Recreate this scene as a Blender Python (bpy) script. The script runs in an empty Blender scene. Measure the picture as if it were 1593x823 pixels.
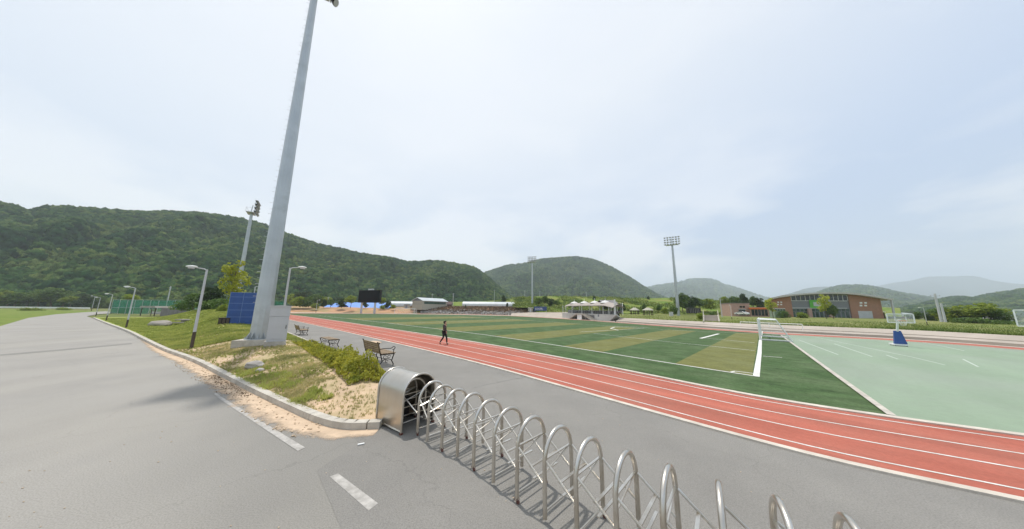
import bpy, bmesh, math, random
import numpy as np
from mathutils import Vector, Matrix, noise as mnoise
random.seed(7)
rng = np.random.default_rng(11)
S = bpy.context.scene
C = S.collection

# ------------------------------------------------------------------ camera
PW, PH = 1593.0, 823.0
FPX, YH, SL, CAMH = 413.0, 480.0, 0.0115, 2.8
PCX, PCY = 796.5, 411.5
pitch = math.atan((YH - PCY) / FPX); roll = math.atan(SL)
Fv = Vector((0, math.cos(pitch), math.sin(pitch)))
R0 = Vector((1, 0, 0)); U0 = R0.cross(Fv)
Rv = math.cos(roll) * R0 + math.sin(roll) * U0
Uv = -math.sin(roll) * R0 + math.cos(roll) * U0
cam = bpy.data.cameras.new('camera'); camo = bpy.data.objects.new('camera', cam); C.objects.link(camo)
cam.sensor_fit = 'HORIZONTAL'; cam.sensor_width = 36; cam.lens = FPX / PW * 36
cam.clip_start = 0.05; cam.clip_end = 30000
M3 = Matrix((Rv, Uv, -Fv)).transposed()
camo.matrix_world = Matrix.Translation((0, 0, CAMH)) @ M3.to_4x4()
S.camera = camo
# ------------------------------------------------------------------ light, sky
SUN_EL, SUN_AZ = math.radians(71.5), math.radians(-35)       # azimuth measured from +Y towards +X
SUN_STR, SKY_STR, EXPO = 2.8, 0.10, 0.30
HAZE = 0.00024
S.view_settings.view_transform = 'Standard'; S.view_settings.look = 'None'
S.cycles.volume_bounces = 2; S.view_settings.exposure = EXPO; S.view_settings.gamma = 1
sund = Vector((math.sin(SUN_AZ) * math.cos(SUN_EL), math.cos(SUN_AZ) * math.cos(SUN_EL), math.sin(SUN_EL)))
sl = bpy.data.lights.new('sun', 'SUN'); sl.energy = SUN_STR; sl.angle = math.radians(1.5); sl.color = (1, 0.95, 0.88)
so = bpy.data.objects.new('sun', sl); C.objects.link(so); so.rotation_euler = sund.to_track_quat('Z', 'Y').to_euler()
so.location = (0, 0, 60)
W = bpy.data.worlds.new('World'); S.world = W; W.use_nodes = True
nt = W.node_tree; nt.nodes.clear()
def N(nt, t, **k):
    n = nt.nodes.new(t)
    for a, b in k.items(): setattr(n, a, b)
    return n
def ramp(nt, stops, fac, interp='LINEAR'):
    r = N(nt, 'ShaderNodeValToRGB'); r.color_ramp.interpolation = interp
    e = r.color_ramp.elements
    while len(e) < len(stops): e.new(0.5)
    for i, (p, c) in enumerate(stops):
        e[i].position = p; e[i].color = (c, c, c, 1) if not isinstance(c, tuple) else c + (1,)
    nt.links.new(fac, r.inputs[0]); return r
sky = N(nt, 'ShaderNodeTexSky', sky_type='NISHITA'); sky.sun_disc = False
sky.sun_elevation = SUN_EL; sky.sun_rotation = SUN_AZ; sky.dust_density = 3; sky.air_density = 1; sky.ozone_density = 1
tc = N(nt, 'ShaderNodeTexCoord')
geo = tc.outputs['Generated']
dot = N(nt, 'ShaderNodeVectorMath', operation='DOT_PRODUCT'); nt.links.new(geo, dot.inputs[0]); dot.inputs[1].default_value = sund
veil = ramp(nt, [(0.0, 0.22), (0.30, 0.30), (0.50, 0.62), (0.75, 0.95), (1.0, 1.0)], dot.outputs['Value'])      # thin high cloud, thicker near the sun
mp = N(nt, 'ShaderNodeMapping'); mp.inputs['Scale'].default_value = (1, 1, 2.5); nt.links.new(geo, mp.inputs[0])
nz = N(nt, 'ShaderNodeTexNoise'); nz.inputs['Scale'].default_value = 1.9; nz.inputs['Detail'].default_value = 7; nz.inputs['Roughness'].default_value = 0.5; nz.inputs['Distortion'].default_value = 0.3
nt.links.new(mp.outputs[0], nz.inputs[0])
cl = ramp(nt, [(0.44, 0.0), (0.58, 1.0)], nz.outputs['Fac'])
sep = N(nt, 'ShaderNodeSeparateXYZ'); nt.links.new(geo, sep.inputs[0])
low = ramp(nt, [(0.0, 1.0), (0.16, 1.0), (0.38, 0.3), (0.6, 0.15)], sep.outputs['Z'])
clm = N(nt, 'ShaderNodeMath', operation='MULTIPLY'); nt.links.new(cl.outputs[0], clm.inputs[0]); nt.links.new(low.outputs[0], clm.inputs[1])
cls = N(nt, 'ShaderNodeMath', operation='MULTIPLY'); nt.links.new(clm.outputs[0], cls.inputs[0]); cls.inputs[1].default_value = 0.9
veilc = N(nt, 'ShaderNodeMix', data_type='RGBA'); nt.links.new(veil.outputs[0], veilc.inputs['Factor'])
VB = 1 / SKY_STR
veilc.inputs['A'].default_value = (0.34 * VB, 0.47 * VB, 0.72 * VB, 1)
veilc.inputs['B'].default_value = (0.755 * VB, 0.79 * VB, 0.835 * VB, 1)
m1 = N(nt, 'ShaderNodeMix', data_type='RGBA'); m1.inputs['Factor'].default_value = 0.86
nt.links.new(sky.outputs[0], m1.inputs['A']); nt.links.new(veilc.outputs['Result'], m1.inputs['B'])
hz = ramp(nt, [(0.0, 0.6), (0.06, 0.40), (0.25, 0.0)], sep.outputs['Z'])
m2 = N(nt, 'ShaderNodeMix', data_type='RGBA'); nt.links.new(hz.outputs[0], m2.inputs['Factor'])
nt.links.new(m1.outputs['Result'], m2.inputs['A']); m2.inputs['B'].default_value = (0.58 * VB, 0.65 * VB, 0.74 * VB, 1)
m3 = N(nt, 'ShaderNodeMix', data_type='RGBA'); nt.links.new(cls.outputs[0], m3.inputs['Factor'])
nt.links.new(m2.outputs['Result'], m3.inputs['A']); m3.inputs['B'].default_value = (0.86 * VB, 0.86 * VB, 0.88 * VB, 1)
bg = N(nt, 'ShaderNodeBackground'); bg.inputs[1].default_value = SKY_STR; nt.links.new(m3.outputs['Result'], bg.inputs[0])
wo = N(nt, 'ShaderNodeOutputWorld'); nt.links.new(bg.outputs[0], wo.inputs[0])

# ------------------------------------------------------------------ picking points of the place from the photograph's pixels
def ray(x, y): return (x - PCX) * Rv - (y - PCY) * Uv + FPX * Fv
def at(x, y, z=0.0):
    d = ray(x, y); t = (CAMH - z) / -d.z
    return Vector((d.x * t, d.y * t, z))
def atd(x, y, D):
    d = ray(x, y); t = D / d.y
    return Vector((d.x * t, D, CAMH + d.z * t))
def proj(v):
    q = Vector(v) - Vector((0, 0, CAMH)); return (PCX + FPX * q.dot(Rv) / q.dot(Fv), PCY - FPX * q.dot(Uv) / q.dot(Fv))
def onplane(p0, p1, x, y):
    """pixel -> (distance along p0>p1, z) on the vertical plane through p0 and p1"""
    d = ray(x, y); e = (p1 - p0); e.z = 0; L = e.length; e = e / L; nn = Vector((-e.y, e.x, 0))
    t = nn.dot(p0) / nn.dot(d); q = d * t
    return (q - Vector((p0.x, p0.y, 0))).dot(e), CAMH + d.z * t
DS = Vector((-.70, .714, 0)).normalized(); DT = Vector((DS.y, -DS.x, 0))
def st(s, t, z=0.0): return DS * s + DT * t + Vector((0, 0, z))
def to_st(p): return p.x * DS.x + p.y * DS.y, p.x * DT.x + p.y * DT.y
def crv(pts):
    """smooth interpolation (monotone-ish Catmull) of sorted points"""
    X = [p[0] for p in pts]; Y = [p[1] for p in pts]
    m = []
    for i in range(len(X)):
        a, b = max(i - 1, 0), min(i + 1, len(X) - 1); m.append((Y[b] - Y[a]) / (X[b] - X[a]))
    def f(x):
        if x <= X[0]: return Y[0] + m[0] * (x - X[0])
        if x >= X[-1]: return Y[-1] + m[-1] * (x - X[-1])
        i = max(j for j in range(len(X) - 1) if X[j] <= x); h = X[i + 1] - X[i]; u = (x - X[i]) / h
        return (2*u**3-3*u**2+1)*Y[i] + (u**3-2*u**2+u)*h*m[i] + (-2*u**3+3*u**2)*Y[i+1] + (u**3-u**2)*h*m[i+1]
    return f

# ------------------------------------------------------------------ materials
def mat(name, col, rough=0.7, metal=0.0, var=0.12, scale=3.0, bump=0.0, bscale=40.0, spec=0.5, coord='Object', tint=None, tscale=0.5, tamt=0.5, alpha=1.0, rand=0.0):
    m = bpy.data.materials.new(name); m.use_nodes = True; t = m.node_tree; b = t.nodes['Principled BSDF']
    b.inputs['Roughness'].default_value = rough; b.inputs['Metallic'].default_value = metal
    b.inputs['Specular IOR Level'].default_value = spec; b.inputs['Alpha'].default_value = alpha
    if coord == 'World': src = N(t, 'ShaderNodeNewGeometry').outputs['Position']
    else: src = N(t, 'ShaderNodeTexCoord').outputs['Object']
    n1 = N(t, 'ShaderNodeTexNoise'); n1.inputs['Scale'].default_value = scale; n1.inputs['Detail'].default_value = 8; n1.inputs['Roughness'].default_value = 0.62
    t.links.new(src, n1.inputs[0])
    c = Vector(col)
    lo = tuple(max(0, v * (1 - var * 1.6)) for v in c); hi = tuple(min(1, v * (1 + var * 1.6)) for v in c)
    r = ramp(t, [(0.3, lo), (0.7, hi)], n1.outputs['Fac']); out = r.outputs[0]
    if tint:
        n2 = N(t, 'ShaderNodeTexNoise'); n2.inputs['Scale'].default_value = tscale; n2.inputs['Detail'].default_value = 6; n2.inputs['Roughness'].default_value = 0.6
        t.links.new(src, n2.inputs[0])
        f = ramp(t, [(0.42, 0.0), (0.62, tamt)], n2.outputs['Fac'])
        mx = N(t, 'ShaderNodeMix', data_type='RGBA'); t.links.new(f.outputs[0], mx.inputs['Factor']); t.links.new(out, mx.inputs['A']); mx.inputs['B'].default_value = tuple(tint) + (1,)
        out = mx.outputs['Result']
    if rand:
        oi = N(t, 'ShaderNodeObjectInfo'); hs = N(t, 'ShaderNodeHueSaturation')
        mr = N(t, 'ShaderNodeMapRange'); mr.inputs['To Min'].default_value = 1 - rand; mr.inputs['To Max'].default_value = 1 + rand
        t.links.new(oi.outputs['Random'], mr.inputs[0]); t.links.new(mr.outputs[0], hs.inputs['Value']); t.links.new(out, hs.inputs['Color']); out = hs.outputs[0]
    t.links.new(out, b.inputs['Base Color'])
    if bump:
        n3 = N(t, 'ShaderNodeTexNoise'); n3.inputs['Scale'].default_value = bscale; n3.inputs['Detail'].default_value = 5
        t.links.new(src, n3.inputs[0]); bp = N(t, 'ShaderNodeBump'); bp.inputs['Strength'].default_value = bump; bp.inputs['Distance'].default_value = 0.02
        t.links.new(n3.outputs['Fac'], bp.inputs['Height']); t.links.new(bp.outputs[0], b.inputs['Normal'])
    return m
def leafmat(name, c1, c2, scale=1.5, trans=0.25, rand=0.15):
    m = bpy.data.materials.new(name); m.use_nodes = True; t = m.node_tree; b = t.nodes['Principled BSDF']; o = t.nodes['Material Output']
    g = N(t, 'ShaderNodeNewGeometry'); n1 = N(t, 'ShaderNodeTexNoise'); n1.inputs['Scale'].default_value = scale; n1.inputs['Detail'].default_value = 5
    t.links.new(g.outputs['Position'], n1.inputs[0]); r = ramp(t, [(0.33, c1), (0.68, c2)], n1.outputs['Fac'])
    oi = N(t, 'ShaderNodeObjectInfo'); hs = N(t, 'ShaderNodeHueSaturation'); mr = N(t, 'ShaderNodeMapRange')
    mr.inputs['To Min'].default_value = 1 - rand; mr.inputs['To Max'].default_value = 1 + rand
    t.links.new(oi.outputs['Random'], mr.inputs[0]); t.links.new(mr.outputs[0], hs.inputs['Value']); t.links.new(r.outputs[0], hs.inputs['Color'])
    t.links.new(hs.outputs[0], b.inputs['Base Color']); b.inputs['Roughness'].default_value = 0.6; b.inputs['Specular IOR Level'].default_value = 0.25
    tr = N(t, 'ShaderNodeBsdfTranslucent'); t.links.new(hs.outputs[0], tr.inputs[0]); mx = N(t, 'ShaderNodeMixShader'); mx.inputs[0].default_value = trans
    t.links.new(b.outputs[0], mx.inputs[1]); t.links.new(tr.outputs[0], mx.inputs[2]); t.links.new(mx.outputs[0], o.inputs['Surface'])
    return m
M = {}
def asphalt(name, base, tint, tscale, sand=None):
    m = mat(name, base, 0.85, var=0.05, scale=0.35, bump=0.25, bscale=60, coord='World', tint=tint, tscale=tscale, tamt=0.55, spec=0.3)
    t = m.node_tree; b = t.nodes['Principled BSDF']; src = b.inputs['Base Color'].links[0].from_socket
    g = N(t, 'ShaderNodeNewGeometry')
    n = N(t, 'ShaderNodeTexNoise'); n.inputs['Scale'].default_value = 55; n.inputs['Detail'].default_value = 3; t.links.new(g.outputs['Position'], n.inputs[0])
    r = ramp(t, [(0.32, 0.80), (0.5, 1.0), (0.72, 1.16)], n.outputs['Fac'])
    mx = N(t, 'ShaderNodeMix', data_type='RGBA', blend_type='MULTIPLY'); mx.inputs['Factor'].default_value = 1
    t.links.new(src, mx.inputs['A']); t.links.new(r.outputs[0], mx.inputs['B'])
    # worn streaks along the way and cracks
    mp = N(t, 'ShaderNodeMapping'); mp.inputs['Rotation'].default_value = (0, 0, math.radians(-42)); mp.inputs['Scale'].default_value = (0.5, 0.12, 1)
    t.links.new(g.outputs['Position'], mp.inputs[0]); n4 = N(t, 'ShaderNodeTexNoise'); n4.inputs['Scale'].default_value = 1.0; n4.inputs['Detail'].default_value = 6
    t.links.new(mp.outputs[0], n4.inputs[0]); r4 = ramp(t, [(0.35, 0.96), (0.65, 1.03)], n4.outputs['Fac'])
    mx2 = N(t, 'ShaderNodeMix', data_type='RGBA', blend_type='MULTIPLY'); mx2.inputs['Factor'].default_value = 1
    t.links.new(mx.outputs['Result'], mx2.inputs['A']); t.links.new(r4.outputs[0], mx2.inputs['B'])
    vo = N(t, 'ShaderNodeTexVoronoi', feature='DISTANCE_TO_EDGE'); vo.inputs['Scale'].default_value = 0.22
    nd = N(t, 'ShaderNodeTexNoise'); nd.inputs['Scale'].default_value = 1.5; nd.inputs['Detail'].default_value = 6; t.links.new(g.outputs['Position'], nd.inputs[0])
    va = N(t, 'ShaderNodeVectorMath', operation='ADD'); t.links.new(g.outputs['Position'], va.inputs[0]); t.links.new(nd.outputs['Color'], va.inputs[1]); t.links.new(va.outputs[0], vo.inputs['Vector'])
    rc = ramp(t, [(0.0, 0.86), (0.004, 1.0)], vo.outputs['Distance'])
    mx3 = N(t, 'ShaderNodeMix', data_type='RGBA', blend_type='MULTIPLY'); mx3.inputs['Factor'].default_value = 1
    t.links.new(mx2.outputs['Result'], mx3.inputs['A']); t.links.new(rc.outputs[0], mx3.inputs['B'])
    t.links.new(mx3.outputs['Result'], b.inputs['Base Color']); return m
def blend_t(m, col):
    t = m.node_tree; b = t.nodes['Principled BSDF']; src = b.inputs['Base Color'].links[0].from_socket
    g = N(t, 'ShaderNodeNewGeometry'); d = N(t, 'ShaderNodeVectorMath', operation='DOT_PRODUCT'); d.inputs[1].default_value = DT; t.links.new(g.outputs['Position'], d.inputs[0])
    n = N(t, 'ShaderNodeTexNoise'); n.inputs['Scale'].default_value = 0.7; n.inputs['Detail'].default_value = 7; t.links.new(g.outputs['Position'], n.inputs[0])
    ma = N(t, 'ShaderNodeMath', operation='MULTIPLY_ADD'); t.links.new(n.outputs['Fac'], ma.inputs[0]); ma.inputs[1].default_value = 3.0; t.links.new(d.outputs['Value'], ma.inputs[2])
    mr = N(t, 'ShaderNodeMapRange'); mr.interpolation_type = 'SMOOTHSTEP'; mr.inputs['From Min'].default_value = -1.0; mr.inputs['From Max'].default_value = 3.2; t.links.new(ma.outputs[0], mr.inputs[0])
    mx = N(t, 'ShaderNodeMix', data_type='RGBA', blend_type='MULTIPLY'); t.links.new(mr.outputs[0], mx.inputs['Factor']); t.links.new(src, mx.inputs['A']); mx.inputs['B'].default_value = col; t.links.new(mx.outputs['Result'], b.inputs['Base Color'])
M['road'] = asphalt('road_asphalt', (0.300, 0.286, 0.262), (0.345, 0.325, 0.288), 0.25)
blend_t(M['road'], (.78, .785, .78, 1))
M['walk'] = asphalt('walkway_asphalt', (0.235, 0.225, 0.206), (0.20, 0.192, 0.178), 0.5)
M['earth'] = mat('dry_grass_earth', (0.20, 0.19, 0.085), 0.95, var=0.25, scale=0.35, bump=0.5, bscale=8, coord='World', tint=(0.10, 0.15, 0.03), tscale=0.12, tamt=0.9, spec=0.1)
M['verge'] = mat('verge_grass', (0.13, 0.19, 0.035), 0.95, var=0.3, scale=0.9, bump=0.5, bscale=8, coord='World', tint=(0.20, 0.22, 0.06), tscale=0.25, tamt=0.8, spec=0.1)
M['sand'] = mat('sand', (0.56, 0.44, 0.31), 0.95, var=0.12, scale=2.5, bump=0.4, bscale=30, coord='World', spec=0.1)
M['mound'] = mat('mound_soil', (0.54, 0.395, 0.275), 0.95, var=0.15, scale=1.2, bump=0.6, bscale=18, coord='World', tint=(0.36, 0.32, 0.15), tscale=0.55, tamt=0.6, spec=0.1)
M['track'] = mat('track_rubber', (0.42, 0.128, 0.088), 0.9, var=0.07, scale=0.5, bump=0.3, bscale=120, coord='World', tint=(0.37, 0.14, 0.10), tscale=0.35, tamt=0.7, spec=0.25)
M['turf'] = mat('turf_dark', (0.060, 0.106, 0.040), 0.95, var=0.16, scale=1.1, bump=0.5, bscale=60, coord='World', tint=(0.100, 0.142, 0.068), tscale=0.45, tamt=0.7, spec=0.15)
M['turf2'] = mat('turf_olive', (0.150, 0.155, 0.052), 0.95, var=0.13, scale=1.1, bump=0.5, bscale=60, coord='World', tint=(0.175, 0.185, 0.08), tscale=0.45, tamt=0.7, spec=0.15)
M['court'] = mat('court_green', (0.250, 0.325, 0.232), 0.8, var=0.035, scale=0.25, bump=0.1, bscale=80, coord='World', tint=(0.27, 0.32, 0.255), tscale=0.12, tamt=0.8, spec=0.25)
M['line'] = mat('line_paint', (0.72, 0.72, 0.68), 0.8, var=0.07, scale=5, coord='World', tint=(0.5, 0.46, 0.40), tscale=3, tamt=0.4)
M['roadline'] = mat('road_paint', (0.43, 0.41, 0.38), 0.8, var=0.12, scale=8, coord='World', tint=(0.30, 0.285, 0.26), tscale=7, tamt=0.85)
M['faint'] = mat('faint_paint', (0.46, 0.52, 0.45), 0.8, var=0.1, scale=3, coord='World')
M['kerb'] = mat('kerb_concrete', (0.53, 0.495, 0.435), 0.9, var=0.10, scale=4, bump=0.3, bscale=60, coord='World', tint=(0.36, 0.33, 0.28), tscale=1.7, tamt=0.6, spec=0.2)
M['palekerb'] = mat('pale_kerb', (0.60, 0.55, 0.48), 0.9, var=0.10, scale=3, coord='World', tint=(0.42, 0.37, 0.31), tscale=1.1, tamt=0.6, spec=0.2)
M['conc'] = mat('concrete', (0.37, 0.345, 0.31), 0.9, var=0.12, scale=0.8, bump=0.3, bscale=30, coord='World', tint=(0.30, 0.26, 0.22), tscale=0.3, tamt=0.7, spec=0.2)
M['stand'] = mat('stand_concrete', (0.58, 0.57, 0.54), 0.9, var=0.08, scale=0.5, tint=(0.48, 0.46, 0.44), tscale=0.4, tamt=0.6, spec=0.2)
M['pink'] = mat('terrace_concrete', (0.46, 0.405, 0.35), 0.9, var=0.10, scale=0.6, bump=0.3, bscale=20, coord='World', tint=(0.30, 0.27, 0.23), tscale=0.3, tamt=0.6, spec=0.2)
M['tan'] = mat('tan_strip', (0.40, 0.34, 0.28), 0.9, var=0.1, scale=0.6, coord='World')
M['galv'] = mat('galvanised_steel', (0.50, 0.53, 0.54), 0.42, metal=0.75, var=0.10, scale=1.6, tint=(0.40, 0.43, 0.45), tscale=0.8, tamt=0.6)
M['greyp'] = mat('grey_paint', (0.53, 0.54, 0.56), 0.55, var=0.04, scale=1, tint=(0.47, 0.48, 0.49), tscale=0.8)
M['steel'] = mat('stainless_steel', (0.66, 0.63, 0.58), 0.30, metal=1.0, var=0.06, scale=4, tint=(0.50, 0.44, 0.36), tscale=3, tamt=0.6)
M['steelp'] = mat('stainless_sheet', (0.56, 0.53, 0.48), 0.30, metal=1.0, var=0.05, scale=2, tint=(0.52, 0.46, 0.38), tscale=1.2, tamt=0.6)
M['rust'] = mat('rusty_caster', (0.14, 0.055, 0.04), 0.7, var=0.3, scale=20)
M['black'] = mat('black_iron', (0.022, 0.02, 0.019), 0.6, spec=0.3, var=0.2, scale=6)
M['wood'] = mat('bench_wood', (0.27, 0.19, 0.11), 0.6, var=0.2, scale=6, tint=(0.17, 0.12, 0.075), tscale=4)
M['darkpost'] = mat('brown_post_foot', (0.07, 0.05, 0.035), 0.7)
M['white'] = mat('white_paint', (0.78, 0.79, 0.78), 0.5, var=0.04)
M['blue'] = mat('blue_panel', (0.022, 0.075, 0.27), 0.5, var=0.10, scale=2)
M['bluel'] = mat('blue_panel_edge', (0.13, 0.22, 0.47), 0.5)
M['pad'] = mat('blue_padding', (0.02, 0.07, 0.26), 0.5, var=0.12, scale=3)
M['banner'] = mat('banner_blue', (0.035, 0.07, 0.19), 0.6, var=0.1)
M['screen'] = mat('scoreboard_face', (0.006, 0.006, 0.008), 0.9, spec=0.1, var=0.1)
M['brick'] = mat('red_brick', (0.38, 0.195, 0.125), 0.9, var=0.10, scale=2.2, tint=(0.33, 0.18, 0.12), tscale=0.8, tamt=0.6)
M['brickp'] = mat('pale_brick', (0.44, 0.29, 0.24), 0.9, var=0.10, scale=2.2)
M['glass'] = mat('dark_glass', (0.02, 0.028, 0.035), 0.12, var=0.3, scale=0.6, spec=0.7)
M['glassg'] = mat('green_glass', (0.05, 0.085, 0.075), 0.15, var=0.4, scale=0.5, spec=0.6)
M['panel'] = mat('grey_cladding', (0.20, 0.21, 0.23), 0.6, var=0.08)
M['roofg'] = mat('roof_grey', (0.52, 0.50, 0.48), 0.6, var=0.07)
M['roofblue'] = mat('roof_blue', (0.14, 0.30, 0.72), 0.5, var=0.08, scale=0.5)
M['orange'] = mat('orange_fascia', (0.62, 0.15, 0.03), 0.5, var=0.08)
M['green'] = mat('green_banner', (0.10, 0.42, 0.05), 0.6, var=0.1)
M['film'] = mat('greenhouse_film', (0.50, 0.54, 0.55), 0.35, var=0.06, scale=0.4)
M['fabric'] = mat('canopy_fabric', (0.37, 0.32, 0.285), 0.7, var=0.05, scale=0.5)
M['fabricw'] = mat('canopy_peak', (0.62, 0.61, 0.59), 0.7, var=0.03)
M['beige'] = mat('beige_wall', (0.40, 0.38, 0.31), 0.8, var=0.08)
M['slate'] = mat('slate_wall', (0.19, 0.18, 0.18), 0.8, var=0.15, scale=1)
M['rock'] = mat('rock', (0.34, 0.32, 0.30), 0.9, var=0.3, scale=1.2, coord='World', tint=(0.2, 0.17, 0.14), tscale=0.4)
M['brush'] = leafmat('dry_brush', (0.10, 0.06, 0.035), (0.24, 0.17, 0.10), 0.6, 0.1)
M['orangesoil'] = mat('orange_soil', (0.44, 0.24, 0.13), 0.95, var=0.12, scale=0.3, coord='World', tint=(0.24, 0.22, 0.09), tscale=0.12, tamt=0.8)
M['bankgrass'] = mat('bank_grass', (0.12, 0.19, 0.03), 0.95, var=0.3, scale=0.35, bump=0.6, bscale=4, coord='World', tint=(0.23, 0.22, 0.07), tscale=0.10, tamt=0.8, spec=0.1)
M['bank2'] = mat('dry_bank', (0.215, 0.215, 0.08), 0.95, var=0.2, scale=0.35, bump=0.6, bscale=4, coord='World', tint=(0.12, 0.17, 0.035), tscale=0.14, tamt=0.85, spec=0.1)
M['hill'] = mat('forest_floor', (0.015, 0.032, 0.012), 0.95, var=0.3, scale=0.05, coord='World', spec=0.1)
M['bark'] = mat('bark', (0.12, 0.09, 0.065), 0.9, var=0.25, scale=5)
M['skin'] = mat('skin', (0.45, 0.27, 0.19), 0.6)
M['cloth'] = mat('dark_jacket', (0.055, 0.038, 0.038), 0.85, var=0.2, scale=4)
M['trous'] = mat('black_trousers', (0.012, 0.013, 0.018), 0.85)
M['redroof'] = mat('dark_rust_roof', (0.07, 0.035, 0.03), 0.8, var=0.3, scale=1)
M['mesh'] = mat('green_netting', (0.06, 0.30, 0.19), 0.7, var=0.12, scale=1, alpha=0.42)
M['mesh2'] = mat('dark_green_netting', (0.02, 0.22, 0.11), 0.7, var=0.12, scale=1, alpha=0.68)
M['net'] = mat('goal_net', (0.88, 0.88, 0.88), 0.7)
M['carw'] = mat('car_white', (0.75, 0.75, 0.75), 0.25, var=0.02)
M['lf_bright'] = leafmat('leaf_bright', (0.15, 0.24, 0.03), (0.34, 0.38, 0.06), 2.0, 0.4)
M['lf_yellow'] = leafmat('leaf_yellow', (0.26, 0.32, 0.04), (0.52, 0.52, 0.07), 2.5, 0.4)
M['lf_mid'] = leafmat('leaf_mid', (0.06, 0.12, 0.025), (0.15, 0.23, 0.05), 0.8, 0.3)
M['lf_dark'] = leafmat('leaf_dark', (0.03, 0.06, 0.02), (0.07, 0.12, 0.035), 0.8, 0.25)
M['lf_hedge'] = leafmat('leaf_hedge', (0.25, 0.28, 0.04), (0.60, 0.56, 0.08), 3.0, 0.45)
M['lf_slope'] = leafmat('leaf_slope', (0.07, 0.12, 0.025), (0.23, 0.27, 0.06), 0.12, 0.3)
M['grassb'] = leafmat('grass_blade', (0.26, 0.27, 0.09), (0.62, 0.54, 0.27), 1.2, 0.4)
M['grassg'] = leafmat('grass_green', (0.22, 0.28, 0.06), (0.46, 0.47, 0.13), 0.8, 0.4)
def forestmat(name, cols):
    m = bpy.data.materials.new(name); m.use_nodes = True; t = m.node_tree; b = t.nodes['Principled BSDF']; b.inputs['Roughness'].default_value = 1.0; b.inputs['Specular IOR Level'].default_value = 0.0
    g = N(t, 'ShaderNodeNewGeometry'); n1 = N(t, 'ShaderNodeTexNoise'); n1.inputs['Scale'].default_value = 0.011; n1.inputs['Detail'].default_value = 6; n1.inputs['Roughness'].default_value = 0.65; t.links.new(g.outputs['Position'], n1.inputs[0])
    oi = N(t, 'ShaderNodeObjectInfo'); ad = N(t, 'ShaderNodeMath', operation='MULTIPLY_ADD'); t.links.new(oi.outputs['Random'], ad.inputs[0]); ad.inputs[1].default_value = 0.42; t.links.new(n1.outputs['Fac'], ad.inputs[2])
    r = ramp(t, [(0.45, cols[0]), (0.62, cols[1]), (0.78, cols[2]), (0.93, cols[3])], ad.outputs[0])
    n2 = N(t, 'ShaderNodeTexNoise'); n2.inputs['Scale'].default_value = 1.6; n2.inputs['Detail'].default_value = 4; t.links.new(g.outputs['Position'], n2.inputs[0]); r2 = ramp(t, [(0.35, 0.55), (0.65, 1.35)], n2.outputs['Fac'])
    mx = N(t, 'ShaderNodeMix', data_type='RGBA', blend_type='MULTIPLY'); mx.inputs['Factor'].default_value = 1; t.links.new(r.outputs[0], mx.inputs['A']); t.links.new(r2.outputs[0], mx.inputs['B']); t.links.new(mx.outputs['Result'], b.inputs['Base Color']); return m
M['forest'] = forestmat('forest_canopy', [(0.009, 0.030, 0.013), (0.019, 0.052, 0.018), (0.042, 0.082, 0.024), (0.090, 0.125, 0.036)])
M['oldforest'] = leafmat('forest_canopy', (0.010, 0.030, 0.011), (0.040, 0.072, 0.020), 0.012, 0.0, 0.32)

def streak(m, lo, hi, sc=(0.07, 1.3, 1), scale=1.0, det=7):
    t = m.node_tree; b = t.nodes['Principled BSDF']; src = b.inputs['Base Color'].links[0].from_socket
    g = N(t, 'ShaderNodeNewGeometry'); mp = N(t, 'ShaderNodeMapping'); mp.inputs['Rotation'].default_value = (0, 0, math.radians(-134.4)); t.links.new(g.outputs['Position'], mp.inputs[0])
    mp2 = N(t, 'ShaderNodeMapping'); mp2.inputs['Scale'].default_value = sc; t.links.new(mp.outputs[0], mp2.inputs[0])
    n = N(t, 'ShaderNodeTexNoise'); n.inputs['Scale'].default_value = scale; n.inputs['Detail'].default_value = det; n.inputs['Roughness'].default_value = 0.65; t.links.new(mp2.outputs[0], n.inputs[0])
    r = ramp(t, [(0.32, lo), (0.68, hi)], n.outputs['Fac']); mx = N(t, 'ShaderNodeMix', data_type='RGBA', blend_type='MULTIPLY'); mx.inputs['Factor'].default_value = 1
    t.links.new(src, mx.inputs['A']); t.links.new(r.outputs[0], mx.inputs['B']); t.links.new(mx.outputs['Result'], b.inputs['Base Color'])
streak(M['track'], 0.82, 1.12); streak(M['track'], 0.90, 1.08, (1, 1, 1), 14, 4)
streak(M['turf'], 0.72, 1.28, (0.5, 1.2, 1), 1.6); streak(M['turf'], 0.75, 1.25, (1, 1, 1), 9, 5); streak(M['turf2'], 0.86, 1.12, (0.5, 1.2, 1), 1.6); streak(M['turf2'], 0.82, 1.18, (1, 1, 1), 9, 5)
streak(M['court'], 0.90, 1.06, (0.30, 0.07, 1), 1.2); streak(M['court'], 0.96, 1.03, (1, 1, 1), 5, 4)
streak(M['line'], 0.82, 1.06, (1, 1, 1), 12, 5)
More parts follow.
